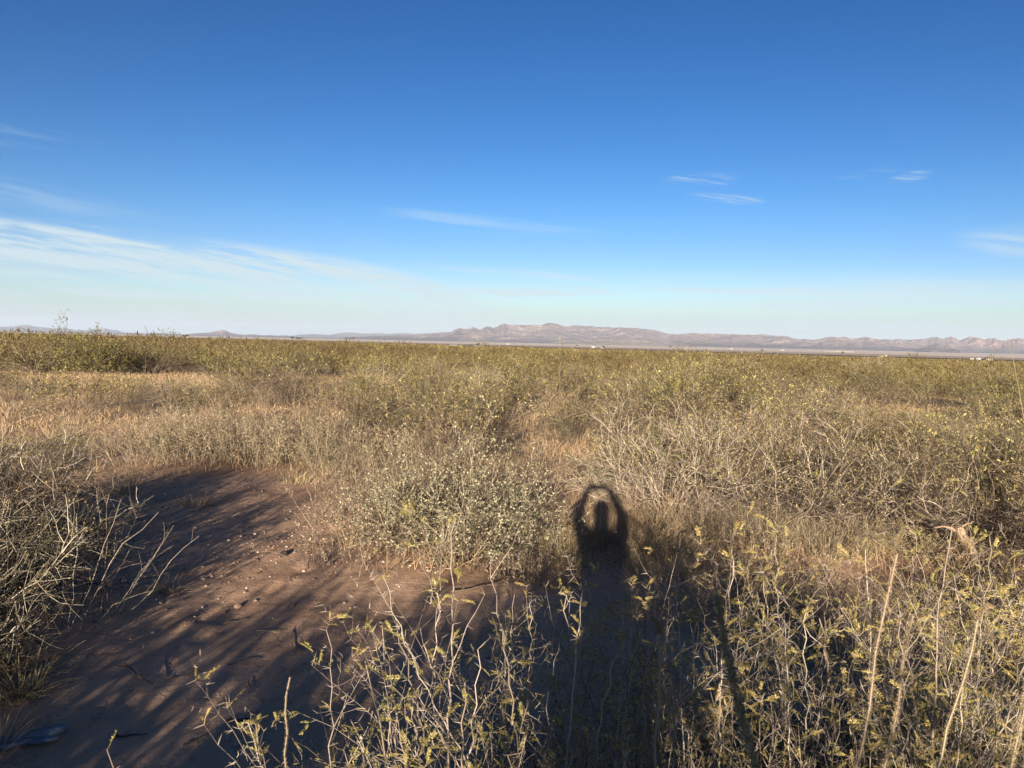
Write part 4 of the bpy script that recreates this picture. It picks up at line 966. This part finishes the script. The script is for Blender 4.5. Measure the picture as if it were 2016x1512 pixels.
M['darkbark'] = plant_mat('rotten dark twig', [(0, (.045, .035, .03)), (1, (.10, .075, .06))], obj_var=.2)
fallen('dark forked twig on the shaded ground, right of the middle', -1.32, 4.54, .26, 2.6, 1, 'darkbark', 4)
fallen('thin dark twig pointing at the forked one', -1.5, 4.3, .16, .5, 2, 'darkbark', 1)
fallen('pale short stick lying across the shade', -1.37, 4.02, .10, 2.1, 3, 'bark', 0)
fallen('pale curved stick above the dark dents', -1.72, 4.05, .18, .35, 4, 'bark', 1)
fallen('dark gnarled twig left of the pale curved stick', -1.95, 3.95, .24, 2.9, 5, 'darkbark', 3, .006)
fallen('dark crooked twig below the sunlit streaks', -1.75, 4.95, .18, .4, 6, 'darkbark', 3)
fallen('grey thin stick lying level below the sunlit streaks', -1.5, 4.8, .17, .05, 7, 'palebark', 0, .003)
fallen('small dark twig near the bottom edge', -1.4, 3.42, .12, .8, 8, 'darkbark', 2)
fallen('dark broken twig low in the left of the shade', -1.72, 3.45, .16, .3, 9, 'darkbark', 2, .006)
fallen('dark stubby twig at the bottom, near the thorny branch', -1.28, 3.62, .10, .1, 10, 'darkbark', 1, .012)
fallen('thin pale stick at the left edge of the shade', -2.05, 4.15, .16, 1.0, 11, 'palebark', 0, .003)
fallen('tiny forked twig among the sunlit stones', -1.95, 6.0, .14, 1.4, 12, 'darkbark', 3, .003)
fallen('bleached stick at the foot of the pale leaved shrub', -.2, 5.5, .42, .15, 13, 'bark', 3, .006)
fallen('black crooked stick before the pale leaved shrub', .15, 5.75, .4, -.4, 14, 'darkbark', 3, .008)
def wood_chunk():
    rs = np.random.RandomState(8); t = empty('weathered_board', (-2.13, 3.36, float(gz(-2.13, 3.36))), .35)
    m, g = new_mat('blue grey weathered wood'); tcn = g.node('ShaderNodeTexCoord'); sx, sy, sz = g.sep(tcn.outputs['Object'])
    n = g.noise(g.xyz(g.m('MULTIPLY', sx, 9.0), g.m('MULTIPLY', sy, 120.0), g.m('MULTIPLY', sz, 120.0)), 1.0, 4)
    finish(g, g.mix(g.rng(n, .35, .65), (.10, .12, .14), (.24, .28, .31)), .8, g.bump(n, .6, .01))
    for i, (y0, z0, L) in enumerate([(0, .03, .30), (-.035, .012, .26)]):
        mb = MB(); k = 9; xs = np.linspace(-L / 2, L / 2, k)
        hw = .028 * (1 + .3 * rs.normal(size=k) * .5); th = .008 * (1 + .3 * rs.uniform(size=k))
        zz = z0 + .012 * np.sin(xs * 9 + i) + .02 * i * 0
        ring = np.stack([np.stack([xs, y0 + sg * hw, zz + tz * th], -1) for sg, tz in ((-1, -1), (1, -1), (1, 1), (-1, 1))], 1)
        idx = np.arange(k * 4).reshape(k, 4); j = np.roll(idx, -1, 1)
        f = np.concatenate([np.stack([idx[:-1], idx[1:], j[1:], j[:-1]], -1).reshape(-1, 4), idx[:1], idx[-1:, ::-1]])
        mb.add(ring.reshape(-1, 3), f); mb.build('splinter', m, t)
    tag(t, 'blue grey splintered piece of weathered wood in the bottom left corner', 'wood')
wood_chunk()
seed_stalk('bare whip rising over the brush at the right edge, dotted with dry buds', (6.35, 9.5), (6.1, 9.6, 1.95), .6, .009, 520, r=.0045)
# ------------------------------------------------------------------ houses, trees and poles down in the valley
M['white_wall'] = new_mat('white wall'); finish(M['white_wall'][1], (.36, .34, .31), .8); M['white_wall'] = M['white_wall'][0]
for nm, c in (('tan_wall', (.34, .28, .19)), ('roof_grey', (.30, .28, .27)), ('roof_white', (.40, .39, .37)), ('roof_brown', (.12, .09, .075)), ('glass_dark', (.03, .035, .04)), ('pole_wood', (.14, .105, .08))):
    m, g = new_mat(nm); geo = g.node('ShaderNodeNewGeometry'); n = g.noise(geo.outputs['Position'], .8, 4)
    finish(g, g.mix(g.rng(n, .3, .7), tuple(q * .88 for q in c), c), .75); M[nm] = m
def box(mb, x0, x1, y0, y1, z0, z1):
    v = [(x, y, z) for z in (z0, z1) for x, y in ((x0, y0), (x1, y0), (x1, y1), (x0, y1))]
    mb.add(v, [(3, 2, 1, 0), (4, 5, 6, 7), (0, 1, 5, 4), (1, 2, 6, 5), (2, 3, 7, 6), (3, 0, 4, 7)])
def house(name, label, x, y, w_, d_, h_, rh, wall, roof, nwin=3, cat='house'):
    t = tag(empty(name, (x, y, float(gz(x, y))), -math.atan2(x, y) * .6), label, cat)
    mb = MB(); box(mb, -w_ / 2, w_ / 2, -d_ / 2, d_ / 2, -1, h_); mb.build('wall', M[wall], t)
    o = .05 * d_ + .2; e = .25
    mb = MB()
    v = [(-w_ / 2 - o, -d_ / 2 - o, h_), (w_ / 2 + o, -d_ / 2 - o, h_), (w_ / 2 + o, 0, h_ + rh), (-w_ / 2 - o, 0, h_ + rh), (-w_ / 2 - o, d_ / 2 + o, h_), (w_ / 2 + o, d_ / 2 + o, h_)]
    v += [(a, b, c - e) for a, b, c in v]
    mb.add(v, [(0, 1, 2, 3), (3, 2, 5, 4), (9, 8, 7, 6), (10, 11, 8, 9), (0, 6, 7, 1), (4, 5, 11, 10), (0, 3, 9, 6), (3, 4, 10, 9), (1, 7, 8, 2), (2, 8, 11, 5)]); mb.build('roof', M[roof], t)
    for i in range(nwin):
        cx = -w_ / 2 + w_ * (i + .5) / nwin; mb = MB(); s = min(.7, w_ / nwin * .3); box(mb, cx - s, cx + s, -d_ / 2 - .06, -d_ / 2 + .02, h_ * .35, h_ * .78)
        mb.build('door' if i == nwin // 2 and nwin > 2 else 'window', M['glass_dark'], t)
    return t
house('barn', 'long low white barn beside the single round tree in the middle distance', -41, 942, 11.4, 5.4, 2.0, 0.5, 'white_wall', 'roof_white', 2, 'barn')
house('barn', 'second low white barn, left of the round tree', -94, 1230, 11.7, 6.9, 2.1, 0.5, 'white_wall', 'roof_white', 2, 'barn')
house('house', 'white house with a dark tree at its right side, below the mountain', 430, 4138, 18.3, 12.7, 7.3, 3.7, 'white_wall', 'roof_white', 3)
house('house', 'smaller white house half hidden by the dark tree below the mountain', 500, 4330, 15.4, 11.2, 5.9, 2.8, 'white_wall', 'roof_grey', 3)
house('house', 'tan house with a brown roof rising from the brush at the right', 1010, 1642, 12.7, 9.3, 4.0, 2.1, 'tan_wall', 'roof_brown', 3)
house('shed', 'small white shed left of the tan house, leftmost of the pair', 990, 1670, 7.6, 5.4, 3.2, 0.9, 'tan_wall', 'roof_white', 1, 'shed')
house('shed', 'white shed between the leftmost one and the tan house', 1182, 1966, 11.8, 6.5, 3.7, 1.0, 'white_wall', 'roof_white', 2, 'shed')
house('house', 'pale house at the foot of the bare topped shrub on the right', 1210, 2511, 10.5, 7.9, 4.2, 1.6, 'white_wall', 'roof_grey', 3)
house('shed', 'low white shed left of the pale house on the right', 948, 1985, 8.9, 5.5, 2.7, 0.8, 'white_wall', 'roof_white', 1, 'shed')
house('greenhouse', 'very long pale greenhouse on the tan plain at the right', 3489, 8306, 310.9, 64.3, 5.4, 2.1, 'tan_wall', 'roof_white', 9, 'greenhouse')
house('house', 'white house low in the brush under the left hills', -592, 1328, 7.2, 6.0, 2.4, 0.8, 'white_wall', 'roof_white', 1)
house('house', 'white house among the trees right of the butte', -1671, 4809, 20.7, 16.1, 6.9, 3.0, 'white_wall', 'roof_white', 3)
house('house', 'white house beside a round tree left of the butte', -1078, 2560, 11.2, 7.5, 3.7, 1.2, 'white_wall', 'roof_white', 1)
house('warehouse', 'pale warehouse far out on the plain, left of the highest peak', -50, 7893, 41.6, 19.6, 7.3, 2.4, 'white_wall', 'roof_white', 4, 'warehouse')
house('warehouse', 'pale warehouse far out on the plain, right of the middle', 2491, 8823, 35.9, 17.4, 7.6, 2.7, 'white_wall', 'roof_white', 4, 'warehouse')
house('warehouse', 'low pale warehouse on the plain, left of the long greenhouse', 2950, 8479, 46.6, 17.3, 7.6, 2.2, 'white_wall', 'roof_grey', 4, 'warehouse')
house('shed', 'tiny white shed in the brush at the far left', -413, 649, 4.4, 3.3, 1.3, 0.4, 'white_wall', 'roof_white', 1, 'shed')
M['dark_leaf'] = plant_mat('dark tree leaves', [(0, (.03, .036, .018)), (.6, (.055, .062, .03)), (1, (.09, .095, .045))], .1)
def far_tree(label, x, y, w_, h_, seed, tall=False):
    rs = np.random.RandomState(seed); t = tag(empty('tree', (x, y, float(gz(x, y)))), label, 'tree')
    tr = MB(); tube(tr, [(0, 0, -.3), (.02 * w_, 0, h_ * .3), (0, .01 * w_, h_ * .55)], [h_ * .045, h_ * .035, h_ * .02], 6)
    for i in range(5):
        a = i * 1.26 + rs.uniform(0, .5); tube(tr, [(0, 0, h_ * .3), (math.cos(a) * w_ * .15, math.sin(a) * w_ * .15, h_ * .5), (math.cos(a) * w_ * .3, math.sin(a) * w_ * .3, h_ * .7)], [h_ * .02, h_ * .014, h_ * .006], 4)
    tr.build('trunk', M['pole_wood'], t)
    cr = MB(); n = 420; cl = rs.normal(size=(14, 3)) * np.array([w_ * .22, w_ * .22, h_ * .15]) + np.array([0, 0, h_ * .6])
    c = cl[rs.randint(0, 14, n)] + rs.normal(size=(n, 3)) * np.array([w_ * .09, w_ * .09, h_ * .07]); c[:, 2] = np.clip(c[:, 2], h_ * .15, h_ * 1.0)
    leaves(cr, c, rv(rs, n), rv(rs, n), w_ * .13 * rs.uniform(.6, 1.3, n), w_ * .09); cr.build('crown', M['dark_leaf'], t)
FT = [(-47, 1040, 5.9, 6.2, 'single round dark tree above the white barn'), (-56, 1050, 1.7, 5.2, 'narrow upright tree at the left of the round one'), (492, 4200, 19.9, 12.8, 'dark tree at the right side of the white house below the mountain'),
      (-1870, 6558, 39.1, 26.6, 'largest dark tree in the row at the foot of the low hills'), (-1830, 6560, 32.3, 23.3, 'dark tree touching the right side of the largest one in the row'), (-1736, 6306, 35.8, 17.9, 'lower dark tree standing apart at the right of the row'),
      (-1339, 3176, 19.6, 12.5, 'round dark tree beside the white house left of the butte'), (-890, 2274, 6.6, 6.6, 'small dark tree in the brush under the left flank of the butte'), (-1287, 3506, 11.9, 9.4, 'dark tree in the brush under the right flank of the butte'),
      (-1068, 3045, 6.7, 8.7, 'small tree just left of the poles'), (-929, 2808, 6.5, 7.9, 'small tree under the poles'), (-1174, 3410, 7.7, 7.7, 'low tree between the small ones under the poles'), (2149, 5037, 20.8, 12.7, 'dark tree below the long pale greenhouse'),
      (871, 1780, 5.5, 4.2, 'small tree by the low white shed on the right'), (1060, 1720, 6.7, 4.8, 'dark tree behind the tan house'), (-1405, 3148, 7.0, 11.3, 'narrow tree at the left of the round one near the butte'), (668, 8117, 30.3, 10.5, 'clump of dark trees on the plain right of the white house'),
      (2066, 10147, 43.3, 14.1, 'far clump of trees on the tan plain'), (1019, 9571, 20.1, 15.6, 'far tree on the tan plain under the highest peak')]
for i, (x, y, w_, h_, lb) in enumerate(FT): far_tree(lb, x, y, w_, h_, 900 + i)
def pole(label, x, y, h_):
    t = tag(empty('utility_pole', (x, y, float(gz(x, y))), .4), label, 'pole')
    p = MB(); tube(p, [(0, 0, -1), (0, 0, h_ * .5), (0, 0, h_)], [.28, .24, .2], 8); p.build('post', M['pole_wood'], t)
    c = MB(); box(c, -1.6, 1.6, -.12, .12, h_ - 1.3, h_ - 1.0); c.build('crossarm', M['pole_wood'], t)
pole('leftmost of the three thin poles right of the butte', -900, 2567, 21)
pole('middle one of the three thin poles right of the butte', -928, 2776, 20)
pole('rightmost of the three thin poles right of the butte', -812, 2587, 18)

# ------------------------------------------------------------------ the photographer, whose shadow falls into the picture, and the phone
def build_person():
    V = []; E = []; Rd = []
    def add(p, r, par=None):
        V.append(p); Rd.append(r); i = len(V) - 1
        if par is not None: E.append((par, i))
        return i
    z0 = float(gz(0, -.42)); dz = z0
    P = lambda x, y, z: (x, y, z + dz)
    pel = add(P(0, -.42, .93), .15); ab = add(P(0, -.41, 1.08), .135, pel); ch = add(P(0, -.40, 1.28), .19, ab); sh = add(P(0, -.385, 1.44), .135, ch)
    nk = add(P(0, -.375, 1.52), .072, sh); h1 = add(P(0, -.355, 1.61), .09, nk); h2 = add(P(0, -.345, 1.69), .096, h1); h3 = add(P(0, -.35, 1.745), .062, h2)
    for s in (-1, 1):
        hp = add(P(s * .10, -.42, .88), .098, pel); kn = add(P(s * .115, -.40, .50), .062, hp); an = add(P(s * .12, -.43, .10), .043, kn); he = add(P(s * .12, -.42, .045), .042, an); add(P(s * .13, -.25, .035), .036, he)
        so = add(P(s * .17, -.37, 1.475), .09, sh); el = add(P(s * .215, -.19, 1.60), .066, so); wr = add(P(s * .15, -.06, 1.78), .047, el)
        pm = add(P(s * .103, -.045, 1.835), .036, wr)
        for j, (dzz, dy, L) in enumerate(((.030, -.008, .040), (.012, -.034, .046), (-.006, -.036, .044), (-.022, -.036, .036))):
            k = add(P(s * .095, dy - .012, 1.85 + dzz), .010, pm); add(P(s * (.095 - L * .6), dy - .008, 1.85 + dzz + .004), .0085, k)
        th = add(P(s * .097, -.05, 1.82), .012, pm); add(P(s * .072, -.046, 1.832), .009, th)
    me = bpy.data.meshes.new('person'); me.from_pydata(V, E, []); o = bpy.data.objects.new('person', me); COL.objects.link(o)
    sk = o.modifiers.new('skin', 'SKIN'); sk.use_smooth_shade = True
    me.skin_vertices[0].data[0].use_root = True
    for i, r in enumerate(Rd): me.skin_vertices[0].data[i].radius = (r, r * (.78 if i < 4 else 1))
    ss = o.modifiers.new('smooth', 'SUBSURF'); ss.levels = 1; ss.render_levels = 2
    m, g = new_mat('person clothes and skin'); geo = g.node('ShaderNodeTexCoord'); x, y, z = g.sep(geo.outputs['Object']); ax = g.m('ABSOLUTE', x)
    skin = g.m('MAXIMUM', g.m('MULTIPLY', g.m('GREATER_THAN', z, 1.50), g.m('LESS_THAN', ax, .11)), g.m('GREATER_THAN', z, 1.775))
    c = g.mix(g.m('LESS_THAN', z, .92), (.05, .06, .08), (.045, .055, .09)); c = g.mix(g.m('LESS_THAN', z, .09), c, (.08, .055, .04)); c = g.mix(skin, c, (.42, .26, .19))
    finish(g, c, .8); me.materials.append(m)
    tag(o, 'person standing with both arms raised, holding the phone, casting the head shadow', 'person')
    hair = MB(); u = np.linspace(0, 1, 7); w_ = np.linspace(0, 2 * math.pi, 15)[:-1]
    pts = np.stack([.094 * np.sin(u * 1.75)[:, None] * np.cos(w_)[None], .104 * np.sin(u * 1.75)[:, None] * np.sin(w_)[None], np.repeat(.105 * np.cos(u * 1.75)[:, None], 14, 1)], -1) + np.array([0, -.36, 1.69 + dz])
    i = np.arange(7 * 14).reshape(7, 14); j = np.roll(i, -1, 1); hair.add(pts.reshape(-1, 3), np.stack([i[:-1], i[1:], j[1:], j[:-1]], -1).reshape(-1, 4))
    m2, g2 = new_mat('dark hair'); finish(g2, (.03, .022, .017), .6); hair.build('hair', m2, o, smooth=True)
    ph = MB(); box(ph, -.074, .074, -.030, -.022, HCAM - .036, HCAM + .036); m3, g3 = new_mat('phone shell'); finish(g3, (.03, .03, .035), .3, spec=.5)
    tag(ph.build('phone', m3), 'dark phone held up sideways in both hands', 'phone')
build_person()
# ------------------------------------------------------------------ the air between here and the mountains
def build_haze():
    m, g = new_mat('dry air haze')
    pv = g.node('ShaderNodeVolumePrincipled')
    pv.inputs['Color'].default_value = (.74, .84, 1.0, 1); pv.inputs['Density'].default_value = HAZE
    pv.inputs['Anisotropy'].default_value = 0.0
    g.l.new(pv.outputs[0], g.node('ShaderNodeOutputMaterial').inputs['Volume'])
    m.cycles.homogeneous_volume = True
    x = 48000.0; z0 = -75.0; z1 = 640.0
    v = [(sx * x, sy * x, z) for z in (z0, z1) for sx, sy in ((-1, -1), (1, -1), (1, 1), (-1, 1))]
    mb = MB(); mb.add(v, [(3, 2, 1, 0), (4, 5, 6, 7), (0, 1, 5, 4), (1, 2, 6, 5), (2, 3, 7, 6), (3, 0, 4, 7)])
    tag(mb.build('haze', m), kind='stuff')
HAZE = 2.15e-5
build_haze()
